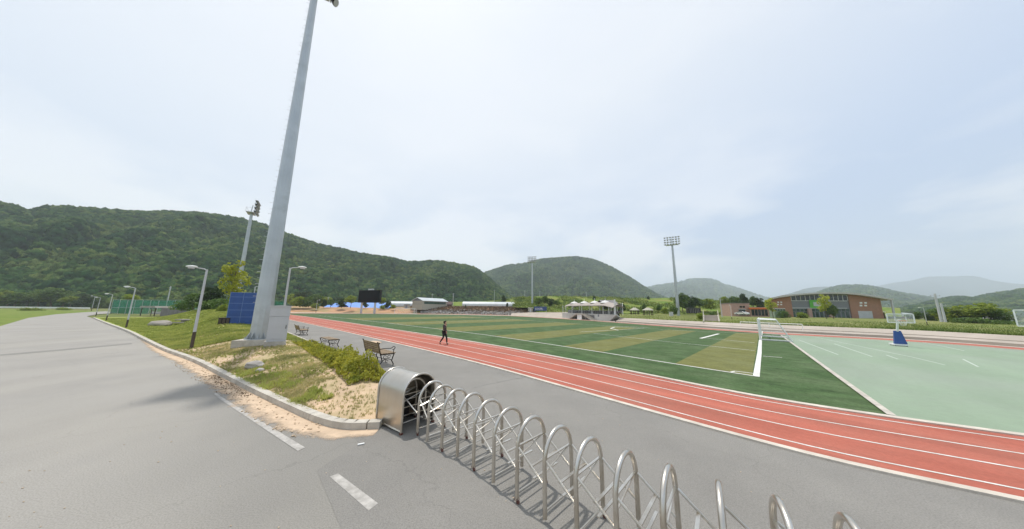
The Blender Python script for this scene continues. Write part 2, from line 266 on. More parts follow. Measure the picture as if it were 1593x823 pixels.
# ------------------------------------------------------------------ mesh helpers
class MB:
    def __init__(s): s.v = []; s.f = []
    def add(s, vs, fs):
        o = len(s.v); s.v += [tuple(v) for v in vs]; s.f += [tuple(i + o for i in f) for f in fs]; return s
    def box(s, c, size, rot=None):
        hx, hy, hz = size[0]/2, size[1]/2, size[2]/2
        vs = [Vector((x, y, z)) for x in (-hx, hx) for y in (-hy, hy) for z in (-hz, hz)]
        if rot is not None: vs = [rot @ v for v in vs]
        c = Vector(c); return s.add([v + c for v in vs], [(0,1,3,2),(4,6,7,5),(0,4,5,1),(2,3,7,6),(0,2,6,4),(1,5,7,3)])
    def bx(s, x0, x1, y0, y1, z0, z1): return s.box(((x0+x1)/2, (y0+y1)/2, (z0+z1)/2), (abs(x1-x0), abs(y1-y0), abs(z1-z0)))
    def bar(s, a, b, w, h=None):
        a, b = Vector(a), Vector(b); d = b - a
        q = d.to_track_quat('X', 'Z').to_matrix(); return s.box((a+b)/2, (d.length, w, h or w), q)
    def tube(s, path, r, n=10, cap=True):
        P = [Vector(p) for p in path]; rs = r if isinstance(r, (list, tuple)) else [r]*len(P)
        vs = []; prev = None
        for i, p in enumerate(P):
            d = (P[min(i+1, len(P)-1)] - P[max(i-1, 0)]).normalized()
            if prev is None:
                a = d.cross(Vector((0, 0, 1)))
                if a.length < 1e-3: a = Vector((1, 0, 0))
                a.normalize()
            else:
                a = (prev - d * prev.dot(d)).normalized()
            prev = a; b = d.cross(a)
            for k in range(n): an = 2*math.pi*k/n; vs.append(p + (a*math.cos(an) + b*math.sin(an))*rs[i])
        fs = [(i*n+k, i*n+(k+1)%n, (i+1)*n+(k+1)%n, (i+1)*n+k) for i in range(len(P)-1) for k in range(n)]
        if cap: fs += [tuple(range(n))[::-1], tuple((len(P)-1)*n + k for k in range(n))]
        return s.add(vs, fs)
    def prism(s, poly, z0, z1):
        n = len(poly); vs = [(p[0], p[1], z0) for p in poly] + [(p[0], p[1], z1) for p in poly]
        return s.add(vs, [tuple(range(n))[::-1], tuple(range(n, 2*n))] + [(i, (i+1) % n, n+(i+1) % n, n+i) for i in range(n)])
    def extr(s, prof, y0, y1):
        """profile in xz extruded along y"""
        n = len(prof); vs = [(p[0], y0, p[1]) for p in prof] + [(p[0], y1, p[1]) for p in prof]
        return s.add(vs, [tuple(range(n)), tuple(range(n, 2*n))[::-1]] + [(i, n+i, n+(i+1) % n, (i+1) % n) for i in range(n)])
    def grid(s, rows):
        nr, ncol = len(rows), len(rows[0]); vs = [p for r in rows for p in r]
        return s.add(vs, [(i*ncol+j, i*ncol+j+1, (i+1)*ncol+j+1, (i+1)*ncol+j) for i in range(nr-1) for j in range(ncol-1)])
    def leaves(s, pts, size, flat=0.0, tri=False):
        pts = np.asarray(pts); n = len(pts)
        a = rng.normal(size=(n, 3)); a /= np.linalg.norm(a, axis=1)[:, None]
        b = rng.normal(size=(n, 3)); b -= a * np.sum(a*b, axis=1)[:, None]; b /= np.linalg.norm(b, axis=1)[:, None]
        sz = size * rng.uniform(0.6, 1.4, size=(n, 1)); a = a*sz; b = b*sz*0.6
        V = np.stack([pts-a, pts-b*0.9+a*0.1, pts+a, pts+b], axis=1).reshape(-1, 3)
        o = len(s.v); s.v += [tuple(v) for v in V.tolist()]
        s.f += [(o+4*i, o+4*i+1, o+4*i+2, o+4*i+3) for i in range(n)]; return s
    def mesh(s, name):
        me = bpy.data.meshes.new(name); me.from_pydata(s.v, [], s.f); me.validate(); return me
    def build(s, name, m, parent=None, smooth=False, label=None, kind=None, fixn=True):
        me = s.mesh(name)
        if fixn and len(s.f) < 40000:
            bm = bmesh.new(); bm.from_mesh(me); bmesh.ops.recalc_face_normals(bm, faces=bm.faces); bm.to_mesh(me); bm.free()
        o = bpy.data.objects.new(name, me); C.objects.link(o)
        if m is not None: me.materials.append(m)
        if smooth:
            for p in me.polygons: p.use_smooth = True
            try: me.set_sharp_from_angle(angle=math.radians(40))
            except Exception: pass
        if parent: o.parent = parent
        if label: o['label'] = label
        if kind: o['kind'] = kind
        return o
def tag(o, label=None, cat=None, group=None, kind=None):
    for k, v in (('label', label), ('category', cat), ('group', group), ('kind', kind)):
        if v: o[k] = v
    return o
def thing(name, loc, rz, label, cat, group=None):
    o = bpy.data.objects.new(name, None); C.objects.link(o); o.location = loc; o.rotation_euler = (0, 0, rz); o.empty_display_size = 0.3
    return tag(o, label, cat, group)
def copy_tree(o, parent=None):
    c = o.copy(); C.objects.link(c); c.parent = parent
    for ch in list(o.children):
        copy_tree(ch, c)
    return c
def place(o, loc, rz=0, sc=1.0, label=None):
    o.location = loc; o.rotation_euler = (0, 0, rz); o.scale = (sc, sc, sc) if not isinstance(sc, tuple) else sc
    if label: o['label'] = label
    return o
def sheet(name, poly, z, m, kind='structure'):
    """flat polygon, triangulated"""
    bm = bmesh.new(); vs = [bm.verts.new((p[0], p[1], z)) for p in poly]; f = bm.faces.new(vs)
    if f.normal.z < 0: f.normal_flip()
    bmesh.ops.triangulate(bm, faces=[f]); bm.normal_update()
    me = bpy.data.meshes.new(name); bm.to_mesh(me); bm.free()
    if me.polygons and sum(p.normal.z for p in me.polygons) < 0: me.flip_normals()
    me.materials.append(m); o = bpy.data.objects.new(name, me); C.objects.link(o); o['kind'] = kind; return o
def strip(pts, w, z):
    """ribbon of width w along pts"""
    mb = MB(); L, R = [], []
    for i, p in enumerate(pts):
        a, b = pts[max(i-1, 0)], pts[min(i+1, len(pts)-1)]; d = Vector((b[0]-a[0], b[1]-a[1], 0)).normalized(); n = Vector((-d.y, d.x, 0)) * (w/2)
        L.append((p[0]+n.x, p[1]+n.y, z)); R.append((p[0]-n.x, p[1]-n.y, z))
    return mb.grid([R, L])
def frange(a, b, n): return [a + (b-a)*i/(n-1) for i in range(n)]

# ================================================================== THE SETTING
big = MB().grid([[(x, y, -0.12) for x in frange(-6800, 6800, 35)] for y in frange(-6800, 6800, 35)])
big.build('ground', M['earth'], kind='structure')
# key curves in the (s,t) frame: s along the straight, t across it
tA = crv([(6.9, 2.55), (7.4, 1.95), (8.2, 1.56), (9.8, 1.11), (12.1, 0.52), (15.5, -0.30), (20.8, -1.58), (27, -3.35), (35, -5.38), (46.7, -8.3), (68.9, -14.3), (96, -21.5)])
tB = crv([(7.0, 4.3), (11.1, 4.25), (16, 4.2), (24.3, 3.99), (28.2, 3.84), (38.1, 3.34), (60, 1.6), (96, -2.5)])
tOut = crv([(-60, 40), (-30, 19.5), (-12, 11.4), (-6, 9.6), (-2.2, 8.74), (-.5, 8.36), (1, 8.30), (4.2, 8.45), (10.5, 8.78), (16, 8.75), (20, 8.63), (36, 8.06), (60, 6.98), (74, 6.3), (110, 4.2), (150, 1.0)])
tIn = crv([(-60, 46), (-30, 24.5), (-12, 15.8), (-6, 14.0), (-3.6, 13.27), (-.9, 12.62), (1.2, 12.43), (4.6, 12.8), (8.2, 13.23), (16.6, 13.75), (32, 13.62), (60, 12.9), (84, 11.9), (113, 10.2), (150, 7.5)])
svals = sorted(set([-60, -45, -30, -20, -12, -9] + [round(-7 + 0.5*i, 2) for i in range(60)] + [24 + 2*i for i in range(20)] + [64 + 5*i for i in range(18)]))
# asphalt: one sheet under road and walkway, the apron in front of the gate included
edgeL = [at(0, 507.5), at(44, 494.6), at(88, 488.8), at(136, 485.4)]
kf = [st(s, tA(s)) for s in svals if s >= 7.4 and s <= 96]
roadpoly = [(-150, -40, 0), (-74, 20, 0)] + edgeL + [at(165, 484.2), at(185, 486.5), at(150, 489)] + [at(135, 492)] + [st(96, tA(96))] + kf[::-1][1:] + [st(6.9, 2.6), st(4.2, 2.2), st(-6, 2.4), st(-40, 2.4), (30, -40, 0)]
sheet('road', roadpoly, 0.0, M['road'])
walk = MB().grid([[st(s, 1.2 if s < 6.4 else (2.0 if s < 8 else tB(s) - 0.6), 0.0) for s in svals], [st(s, tOut(s) - 0.02, 0.0) for s in svals]])
# join at the apron: the walkway sheet starts where the road sheet ends
walk.v = [(v[0], v[1], 0.003) for v in walk.v]
walk.build('walkway', M['walk'], kind='structure')
# running track near straight
MB().grid([[st(s, tOut(s), 0.012) for s in svals], [st(s, tIn(s), 0.012) for s in svals]]).build('running_track', M['track'], kind='structure')
def ringstrip(fr, w, z): return strip([st(s, tOut(s) + (tIn(s) - tOut(s)) * fr, 0) for s in svals], w, z)
for fr in (0.118, 0.385, 0.63, 0.895): ringstrip(fr, 0.055, 0.017).build('lane_line', M['line'], kind='structure')
def kerbline(f, off, w, h, name):
    mb = MB(); a = [st(s, f(s)+off-w/2, 0) for s in svals]; b = [st(s, f(s)+off+w/2, 0) for s in svals]
    up = lambda L, z: [(p[0], p[1], z) for p in L]
    mb.grid([up(a, -0.02), up(a, h), up(b, h), up(b, -0.02)]); return mb.build(name, M['palekerb'], kind='structure')
kerbline(tOut, 0, 0.16, 0.04, 'track_kerb'); kerbline(tIn, 0, 0.22, 0.045, 'track_kerb')
# far edge of the stadium floor (pale line) picked along the picture
farpx = [(452, 487.0), (560, 487.4), (690, 488.7), (760, 489.8), (860, 494.6), (960, 501.3), (1070, 509), (1140, 513.6), (1200, 517.3), (1300, 522.6), (1400, 528), (1500, 534.3), (1593, 541.4)]
fy = crv(farpx)
def farpt(x, dy=0.0, z=0.0): return at(x, fy(x) + dy, z)
fx = [452 + 12*i for i in range(96)]
fx = [x for x in fx if x <= 1593] + [1620, 1660, 1720, 1800, 1900, 2200, 2700]
far_in = []
for x in fx:
    p = farpt(x); d = Vector((p.x, p.y, 0)).normalized(); w = 4.2 if x > 1000 else 3.5 + 3*max(0, (900 - x)/450)
    far_in.append(p - d*w*(1.0 if x < 900 else 0.75))
MB().grid([[tuple(p) for p in [Vector((q.x, q.y, 0.010)) for q in far_in]], [(farpt(x).x, farpt(x).y, 0.010) for x in fx]]).build('far_track', M['track'], kind='structure')
strip([farpt(x) for x in fx], 0.28, 0.022).build('far_track_edge', M['line'], kind='structure')
strip([Vector((q.x, q.y, 0)) for q in far_in], 0.16, 0.020).build('far_track_line', M['line'], kind='structure')
# playing field: dark turf out to the tracks
g0, g1 = at(1388, 648.4), at(1215, 522)
field = [st(s, tIn(s)) for s in svals if -1.6 < s < 112] + [far_in[i] for i in range(len(fx)) if fx[i] < 1214][0:] + [g1]
sheet('playing_field', [st(-1.7, 12.93)] + field, 0.004, M['turf'])
# court
court = [st(s, tIn(s)) for s in svals if s < -1.8][::-1] + []
courtp = [st(-1.72, tIn(-1.72)), g1 + Vector((0.05, 0.0, 0))] + [far_in[i] for i in range(len(fx)) if fx[i] > 1222] + [st(-60, 46), ] + [st(s, tIn(s)) for s in svals if s < -1.8]
sheet('sports_court', courtp, 0.006, M['court'])
gd = (g1 - g0)
strip([g0 + gd*k/20 for k in range(21)], 0.16, 0.05).build('court_edge', M['kerb'], kind='structure')
# field bands and markings
tTouch = crv([(1.2, 16.17), (3.4, 16.37), (6.1, 16.71), (10.8, 17.34), (22.2, 18.35), (32.6, 18.4), (42.5, 18.2), (63.6, 17.7), (100, 15.6)])
tTop = crv([(1.5, 46.5), (12, 44.5), (30, 47), (60, 52), (96, 50)])
bs = [1.35, 4.45, 8.9, 12.3, 16.5, 21.5, 27.5, 34.5, 42.5, 52, 63, 76, 96]
def fline(s, q, z): # point on the field: s along, q 0..1 across, bands fan a little like the photograph
    return st(s + 1.35*q*math.exp(-max(0, s-1.35)/2.5), tTouch(s)*(1-q) + tTop(s)*q, z)
for i in range(0, len(bs)-1, 2):
    a, b = bs[i], bs[i+1]
    MB().grid([[fline(s, q, 0.009) for q in frange(0, 1, 14)] for s in frange(a, b, 4)]).build('mown_band', M['turf2'], kind='structure')
def mark(px, w, z=0.015, m='line', name='field_line'):
    pts = []
    for (a, b) in zip(px[:-1], px[1:]):
        A, B = at(*a), at(*b); pts += [A + (B-A)*k/6 for k in range(6)]
    pts.append(at(*px[-1])); return strip(pts, w, z).build(name, M[m], kind='structure')
strip([st(s, tTouch(s), 0) for s in [1.2 + 1.5*i for i in range(66)]], 0.13, 0.016).build('touch_line', M['line'], kind='structure')
mark([(1176.5, 586), (1181.5, 549), (1183, 529)], 0.22, name='goal_line')
mark([(1183.2, 528), (1186, 515)], 0.13, 0.014)
mark([(902, 516.6), (1003, 510.8)], 0.12); mark([(923, 518.7), (1050, 533), (1174, 545.6)], 0.09)
mark([(1090, 526.6), (1118, 519.4)], 0.30); mark([(1093, 526.0), (1174, 533.2)], 0.10, 0.013)
mark([(1187, 554.2), (1217, 556.6)], 0.10); mark([(961.7, 513.9), (950, 511.0), (956, 508.9), (978, 508.6), (1010, 509.5)], 0.22)
mark([(1137, 579.3), (1143, 577.8), (1158, 579.5), (1172, 581.3)], 0.09)
mark([(717, 494.2), (740, 494.6), (790, 495.2)], 0.25, 0.014)
strip([fline(s, 0.985, 0) for s in frange(1.5, 96, 40)], 0.12, 0.018).build('far_touch_line', M['faint'], kind='structure')
strip([fline(48, q, 0) for q in frange(0, 1, 20)], 0.14, 0.018).build('halfway_line', M['faint'], kind='structure')
for px in ([(1243, 529), (1304, 552)], [(1298, 535), (1357, 555)], [(1379, 552.5), (1397, 559)], [(1498, 559), (1522, 571)], [(1436, 533), (1470, 539.5), (1500, 546)], [(1268, 524.5), (1420, 556), (1470, 568)]):
    mark(px, 0.07, 0.012, 'faint', 'court_line')
# road paint, sand, cracks, a dark line
def quad(px, name, m, z=0.006): return sheet(name, [at(*p) for p in px], z, M[m])
quad([(526, 737), (588, 783.5), (573.5, 795), (513, 742)], 'road_dash', 'roadline')
quad([(474.5, 696.5), (345, 618), (336, 611), (333, 613), (343, 622), (463, 702)], 'road_edge_line', 'roadline')
def crack(px, w, name='crack'):
    pts = []
    for (a, b) in zip(px[:-1], px[1:]):
        A, B = at(*a), at(*b)
        for k in range(8): p = A + (B-A)*k/8; pts.append(p + Vector((mnoise.noise(p*3), mnoise.noise(p*3+Vector((5, 5, 0))), 0))*0.10)
    pts.append(at(*px[-1])); return strip(pts, w, 0.007).build(name, M['tar'], kind='structure')
M['tar'] = mat('tar_filled_crack', (0.19, 0.182, 0.168), 0.9, var=0.2, scale=4, coord='World')
crack([(735, 603), (775, 595), (820, 586)], 0.06); crack([(820, 586), (905, 575), (930, 583)], 0.02) if 0 else None
crack([(20, 640), (120, 655), (230, 700), (300, 770)], 0.010) if 0 else None
quad([(0, 551.4), (100, 543), (205, 533.6), (205, 535.4), (100, 545.2), (0, 553.8)], 'dark_cross_line', 'walk', 0.005)  # thin line across the road, darker than the asphalt around it
# ---- left verge, beyond the road
vg = MB(); rowsv = []
LL = [(-74, 20, 0), edgeL[0], edgeL[1], edgeL[2], edgeL[3], at(165, 484)]
for k in range(7):
    q = k/6; rowsv.append([(p[0]*(1 + q*1.1) - q*20, p[1]*(1+q*0.25) + q*18, -0.02 + 0.10*math.sin(math.pi*min(1, q*2)) - 0.25*q) for p in LL])
vg.grid(rowsv).build('verge', M['verge'], kind='structure')
pb = MB(); pts = [atd(x, 477, 140) for x in range(-260, 150, 10)]
for a, b in zip(pts[:-1], pts[1:]):
    pb.bar((a.x, a.y, 0.55), (b.x, b.y, 0.55), 0.35, 0.75)
wallp = pb.build('parapet_wall', M['white']); tag(wallp, 'long low white parapet wall beyond the road and the left grass verge', 'wall')

# ---- the mound between road and walkway
Hs = crv([(6.9, .10), (8, .16), (10, .34), (13, .46), (20, .52), (26, .54), (35, .95), (50, 1.75), (68, 2.1), (84, 1.3), (96, .4), (120, .1)])
def moundz(s, v):
    h = Hs(s); base = 0.12*min(1, max(0, (s-5)/4)); far = min(1, max(0, (s-28)/22))
    e1 = 0.50*(1-far) + 0.62*far; st0 = 0.0 + 0.30*far
    a = min(1, max(0, (v-st0)/(e1-st0))); a = a*a*(3-2*a)
    b = min(1, max(0, (0.97-v)/(0.40 if s < 45 else .26))); b = b*b*(3-2*b)
    p = st(s, tA(s)*(1-v)+tB(s)*v)
    return base + (h-base)*a*b*1.0 + 0.05*mnoise.noise(p*0.9)*min(1, v*6)*min(1, (1-v)*8) - (0.11*max(0, (v-0.9)/0.1))
def mz(p):
    s, t = to_st(p); a, b = tA(s), tB(s); v = (t-a)/(b-a)
    if v < 0 or v > 1 or s < 7: return 0.0
    return moundz(s, v)
def onmound(x, y):
    z = 0.4
    for _ in range(25): p = at(x, y, z); z = 0.5*z + 0.5*mz(p)
    return at(x, y, z)
ms = [7.0 + 0.25*i for i in range(72)] + [25 + 1.0*i for i in range(72)]
vv = frange(0.0, 1.0, 34)
mrows = [[st(s, (tA(s)+0.14)*(1-v)+tB(s)*v, moundz(s, v)) for v in vv] for s in ms]
mo = MB().grid(mrows).build('grass_mound', M['mound'], kind='structure', smooth=True)
# material: green towards the far end
t = M['mound'].node_tree; bsdf = t.nodes['Principled BSDF']; src = bsdf.inputs['Base Color'].links[0].from_socket
g = N(t, 'ShaderNodeNewGeometry'); dt = N(t, 'ShaderNodeVectorMath', operation='DOT_PRODUCT'); dt.inputs[1].default_value = DS; t.links.new(g.outputs['Position'], dt.inputs[0])
nn = N(t, 'ShaderNodeTexNoise'); nn.inputs['Scale'].default_value = 0.35; nn.inputs['Detail'].default_value = 5; t.links.new(g.outputs['Position'], nn.inputs[0])
ma = N(t, 'ShaderNodeMath', operation='MULTIPLY_ADD'); t.links.new(nn.outputs['Fac'], ma.inputs[0]); ma.inputs[1].default_value = 26; t.links.new(dt.outputs['Value'], ma.inputs[2])
mr = N(t, 'ShaderNodeMapRange'); mr.inputs['From Min'].default_value = 34; mr.inputs['From Max'].default_value = 54; t.links.new(ma.outputs[0], mr.inputs[0])
mx = N(t, 'ShaderNodeMix', data_type='RGBA'); t.links.new(mr.outputs[0], mx.inputs['Factor']); t.links.new(src, mx.inputs['A']); mx.inputs['B'].default_value = (0.28, 0.33, 0.08, 1)
t.links.new(mx.outputs['Result'], bsdf.inputs['Base Color'])
# kerb of separate stones
kr = bpy.data.objects.new('road_kerb', None); C.objects.link(kr); kr['kind'] = 'structure'
cp = []
sv = [6.9 + 0.02*i for i in range(4500)]
# arc-length walk along the kerb, including the rounded nose
acc = [st(s, tA(s)) for s in sv]; L = [0]
for a, b in zip(acc[:-1], acc[1:]): L.append(L[-1] + (b-a).length)
def kp(l):
    i = int(np.searchsorted(L, l)); i = min(max(i, 1), len(acc)-1); return acc[i]
l = 0.0; nst = 0
rest = MB()
while l < L[-1]-2:
    step = 0.30 if l < 2.2 else 1.0
    a, b = kp(l), kp(l+step-0.012); d = (b-a).normalized(); nrm = Vector((-d.y, d.x, 0))
    if nrm.dot(DT) < 0: nrm = -nrm
    w, h = 0.20, 0.155
    poly = [a, b, b+nrm*w, a+nrm*w]
    mb = MB() if l < 45 else rest
    n0 = len(mb.v)
    mb.prism([(p.x, p.y) for p in poly], -0.03, h)
    if l < 45: mb.build('kerb_stone', M['kerb'], kr)
    l += step
rest.build('kerb_stone', M['kerb'], kr, kind='stuff')
# wind-blown sand along the kerb, thinning out over the asphalt
def softsand(name, rows, edge, z):
    mb = MB().grid(rows); o = mb.build(name, None, kind='structure'); me = o.data; me.materials.append(M['softsand'])
    at_ = me.attributes.new('edge', 'FLOAT', 'POINT'); fl = [e for r in edge for e in r]
    at_.data.foreach_set('value', fl); return o
ms_ = mat('sand_film', (0.60, 0.46, 0.33), 0.95, var=0.10, scale=2.5, bump=0.4, bscale=30, coord='World', spec=0.1)
M['softsand'] = ms_; t = ms_.node_tree; b = t.nodes['Principled BSDF']
a_ = N(t, 'ShaderNodeAttribute', attribute_name='edge'); g = N(t, 'ShaderNodeNewGeometry'); n_ = N(t, 'ShaderNodeTexNoise'); n_.inputs['Scale'].default_value = 2.2; n_.inputs['Detail'].default_value = 9; n_.inputs['Roughness'].default_value = 0.7
t.links.new(g.outputs['Position'], n_.inputs[0]); ma = N(t, 'ShaderNodeMath', operation='MULTIPLY_ADD'); t.links.new(n_.outputs['Fac'], ma.inputs[0]); ma.inputs[1].default_value = -1.0; t.links.new(a_.outputs['Fac'], ma.inputs[2])
r_ = ramp(t, [(0.0, 0.0), (0.10, 0.45), (0.28, 0.96)], ma.outputs[0]); t.links.new(r_.outputs[0], b.inputs['Alpha'])
rows, ed_ = [], []
ls = frange(0.0, 48, 260)
wf = crv([(0, .45), (1.0, .62), (2.2, .78), (4, .78), (8, .72), (14, .62), (22, .5), (32, .3), (48, .1)])
for q in frange(0, 1, 9):
    r, e = [], []
    for l_ in ls:
        a, b2 = kp(l_), kp(l_+.15); d = (b2-a).normalized(); nrm = Vector((-d.y, d.x, 0))
        if nrm.dot(DT) > 0: nrm = -nrm
        p = a + nrm*(q*wf(l_)*1.25) - d*0; r.append((p.x, p.y, 0.010)); e.append((1.15 - q*1.0)*min(1, max(0.0, (36-l_)/22)+.25))
    rows.append(r); ed_.append(e)
softsand('sand_drift', rows, ed_, .01)
rows, ed_ = [], []
c = at(583, 532.3)
for q in frange(0, 1, 6):
    rows.append([tuple(c + (DS*1.7 + DT*0)*q*math.cos(a) + DT*0.75*q*math.sin(a) + Vector((0, 0, 0.02))) for a in frange(0, 2*math.pi, 32)]); ed_.append([1.05*(1-q) + .1]*32)
softsand('loose_sand', rows, ed_, .02)
# pale edging kerb at the back of the mound
kb = MB(); ss = [s for s in svals if 8 <= s <= 96]
kb.grid([[st(s, tB(s)-0.10, -0.02) for s in ss], [st(s, tB(s)-0.10, 0.06) for s in ss], [st(s, tB(s)+0.04, 0.06) for s in ss], [st(s, tB(s)+0.04, -0.02) for s in ss]]).build('walkway_edging', M['kerb'], kind='structure')

# ---- far ground: terraces, banks (rows of pixels given a distance)
def prow(xs, fpx, fD): return [tuple(atd(x, fpx(x), fD(x))) for x in xs]
# stepped concrete terrace along the far straight
tx = [x for x in range(955, 1600, 6)] + [1640, 1700, 1800, 1950, 2200, 2700, 3600]
ypink = crv([(955, 492.2), (1070, 498.5), (1140, 501), (1400, 513), (1593, 522.5)])
def Dfar(x): return farpt(x).y
def terr(x, k, z, grow):
    p = farpt(x); d = Vector((p.x, p.y, 0)).normalized(); n = Vector((math.cos(0.55), math.sin(0.55), 0)) # roughly outward
    n = DT*0.93 + DS*0.0 + Vector((0.05, 0.30, 0)); n.normalize()
    q = p + n*k; return (q.x, q.y, z)
trs = [(0.35, -0.02), (1.7, -0.01), (1.7, 0.26), (3.3, 0.40), (3.3, 0.47), (4.9, 0.86), (5.0, 0.88)]
MB().grid([[terr(x, k, z, 0) for x in tx] for k, z in trs[:2]]).build('far_walkway', M['tan'], kind='structure')
tw = MB().grid([[terr(x, k, z, 0) for x in tx] for k, z in trs[1:]]).build('terrace_steps', M['pink'])
tag(tw, 'long stepped concrete terrace wall along the far side of the track', 'wall')
# bank behind the terrace
def bankD(x, q):
    b = Vector(terr(x, 5.0, 0, 0)); return b.y*(1-q) + (b.y*1.0 + 75)*q
bz = lambda q: 0.88 + 0.25*q
rows = []
for q in frange(0, 1, 9):
    r = []
    for x in tx:
        b = Vector(terr(x, 5.0, 0, 0)); d = Vector((b.x, b.y, 0)).normalized(); p = b + d*(q*90)
        r.append((p.x, p.y, 0.88 + 0.15*mnoise.noise(p*0.15)*min(1, q*8) + 0.2*q))
    rows.append(r)
MB().grid(rows).build('grass_bank', M['bank2'], kind='structure', smooth=True)
# sandy bank between the stone wall and the stand, and under it
lx = list(range(795, 962, 6))
rows = []
for k, (dy, z) in enumerate([(-0.2, 0.0), (0, 0.0), (0, 0.9), (0, 1.25), (0, 1.6)]):
    r = []
    for x in lx:
        b = farpt(x); d = Vector((b.x, b.y, 0)).normalized(); p = b + d*[0.3, 3.0, 11.0, 20.0, 55.0][k]
        r.append((p.x, p.y, z))
    rows.append(r)
MB().grid(rows).build('sandy_bank', M['tan'], kind='structure', smooth=True)
# ground left of it (behind the far goal): stone wall foot / orange soil
lx = list(range(380, 802, 6))
D1 = crv([(380, 118), (452, 118), (690, 122), (800, 112)])
rows = []
for k in range(6):
    r = []
    for x in lx:
        b = atd(x, 485, D1(x)); d = Vector((b.x, b.y, 0)).normalized(); p = b + d*[0.5, 3.0, 13.0, 24.0, 60, 110][k]
        z = [0.0, 0.05, 1.9, 2.35, 2.6, 2.8][k] if x < 650 else [0.0, 0.05, 2.6, 3.3, 3.6, 3.8][k]
        r.append((p.x, p.y, z + 0.25*mnoise.noise(p*0.12)*(k > 1)))
    rows.append(r)
sb = MB().grid(rows); sb.build('soil_bank', M['orangesoil'], kind='structure', smooth=True)
# apron behind the far bend (pale strip)
MB().grid([[(atd(x, 485, D1(x)-9).x, D1(x)-9, 0.006) for x in lx], [(atd(x, 485, D1(x)+1.5).x, D1(x)+1.5, 0.006) for x in lx]]).build('pale_apron', M['kerb'], kind='structure')
# green cultivated slope behind
gx = list(range(700, 1260, 8)) + [1290, 1330, 1400]
ytop = crv([(700, 470), (780, 467), (805, 462.5), (860, 460.8), (1000, 464), (1050, 463.5), (1120, 468), (1190, 471), (1400, 479)])
rows = []
for k in range(10):
    q = k/9; r = []
    for x in gx:
        a = atd(x, 480, 118 if x > 800 else 150); a.z = 1.2 if x > 830 else 3.3
        b = atd(x, ytop(x), 175 if x > 800 else 215)
        p = a*(1-q) + b*q; z = a.z*(1-q**1.2) + b.z*q**1.2
        r.append((p.x, p.y, z + 0.5*mnoise.noise(p*0.06)*math.sin(math.pi*q)))
    rows.append(r)
rows.append([(r[0]*1.5, r[1]*1.5, 0) for r in rows[-1]])
MB().grid(rows).build('green_slope', M['bankgrass'], kind='structure', smooth=True)

# ---- mountains
def mountain(name, prof, Dr, Df, zf=0.0, step=6, n=16, rough=0.1, seed=0, pw=1.0):
    f = crv(prof); x0, x1 = prof[0][0], prof[-1][0]; xs = frange(x0, x1, int((x1-x0)/step)+2); rows = []
    for k in range(n+1):
        q = k/n; r = []
        for x in xs:
            dr = Dr(x) if callable(Dr) else Dr; df = Df(x) if callable(Df) else Df
            top = atd(x, f(x), dr); bot = atd(x, 480, df); bot.z = zf
            p = bot*(1-q) + top*q; z = zf + (top.z-zf)*q**pw
            sc = (dr-df)*0.22
            amp = rough*(top.z)*math.sin(math.pi*min(1, q))*1.6
            z += amp*mnoise.fractal(Vector((p.x/sc, p.y/sc, seed)), 0.9, 2.1, 4)
            dj = 0.12*(dr-df)*math.sin(math.pi*q)*mnoise.noise(Vector((p.x/sc*0.7, seed+3, q*0.5)))
            r.append((p.x, p.y+dj, max(z, zf)))
        rows.append(r)
    last = rows[-1]
    for m_ in (1.25, 1.6): rows.append([(a[0]*m_, a[1]*m_, a[2]*(0.72 if m_ < 1.5 else 0.0)) for a in last])
    o = MB().grid(rows).build(name, M['hill'], kind='structure', smooth=True); return o
hillprof = [(-900, 300), (-500, 290), (-250, 300), (-100, 312), (0, 319), (20, 323), (41, 332), (68, 326), (92, 324), (136, 327), (190, 331), (218, 333), (269, 332), (300, 333), (345, 338), (386, 345), (414, 353), (447, 366), (486, 379), (525, 388), (559, 396), (609, 403), (632, 409), (682, 408), (716, 413), (738, 418), (755, 430), (777, 449), (800, 467), (822, 478)]
DrL = crv([(-900, 200), (-200, 260), (0, 310), (300, 420), (600, 560), (822, 620)])
DfL = crv([(-900, 110), (-200, 130), (0, 170), (150, 175), (300, 190), (600, 300), (822, 420)])
hillL = mountain('wooded_hill', hillprof, DrL, DfL, 0.0, 6, 22, 0.10, 1, 1.0)
midprof = [(640, 468), (700, 446), (755, 425), (793, 413), (815, 411), (838, 405), (870, 402), (894, 400), (927, 406), (950, 416), (977, 431), (1000, 446), (1025, 460), (1050, 470), (1080, 480)]
hillM = mountain('middle_mountain', midprof, 1250, 720, 0, 6, 20, 0.12, 5, 1.05)
h3 = mountain('blue_mountain', [(930, 478), (985, 456), (1014, 447), (1035, 444), (1056, 440), (1075, 436), (1095, 435), (1112, 438), (1128, 444), (1156, 453), (1179, 461), (1220, 472), (1260, 481)], 2900, 1800, 0, 6, 14, 0.10, 9)
h4 = mountain('distant_ridge', [(1130, 478), (1190, 466), (1230, 456), (1257, 448), (1296, 446), (1330, 450), (1400, 470), (1440, 481)], 3300, 2300, 0, 8, 12, 0.10, 12)
h5 = mountain('right_hill', [(1200, 482), (1260, 462), (1300, 448), (1325, 445.5), (1352, 447), (1385, 454), (1403, 458), (1430, 462), (1457, 467), (1500, 474), (1560, 484)], 1500, 800, 0, 8, 14, 0.10, 15)
h6 = mountain('farthest_ridge', [(1180, 470), (1230, 459), (1290, 456), (1363, 445), (1390, 440), (1419, 436), (1440, 431), (1458, 430), (1480, 430), (1508, 429), (1525, 431), (1542, 436), (1592, 442), (1700, 440), (1800, 450)], 4300, 3200, 0, 10, 12, 0.06, 18)
h7 = mountain('near_right_hill', [(1410, 484), (1440, 474), (1457, 470), (1487, 465), (1518, 466), (1541, 461), (1593, 453), (1660, 440), (1760, 430), (1900, 440)], 700, 380, 0, 8, 14, 0.12, 21)

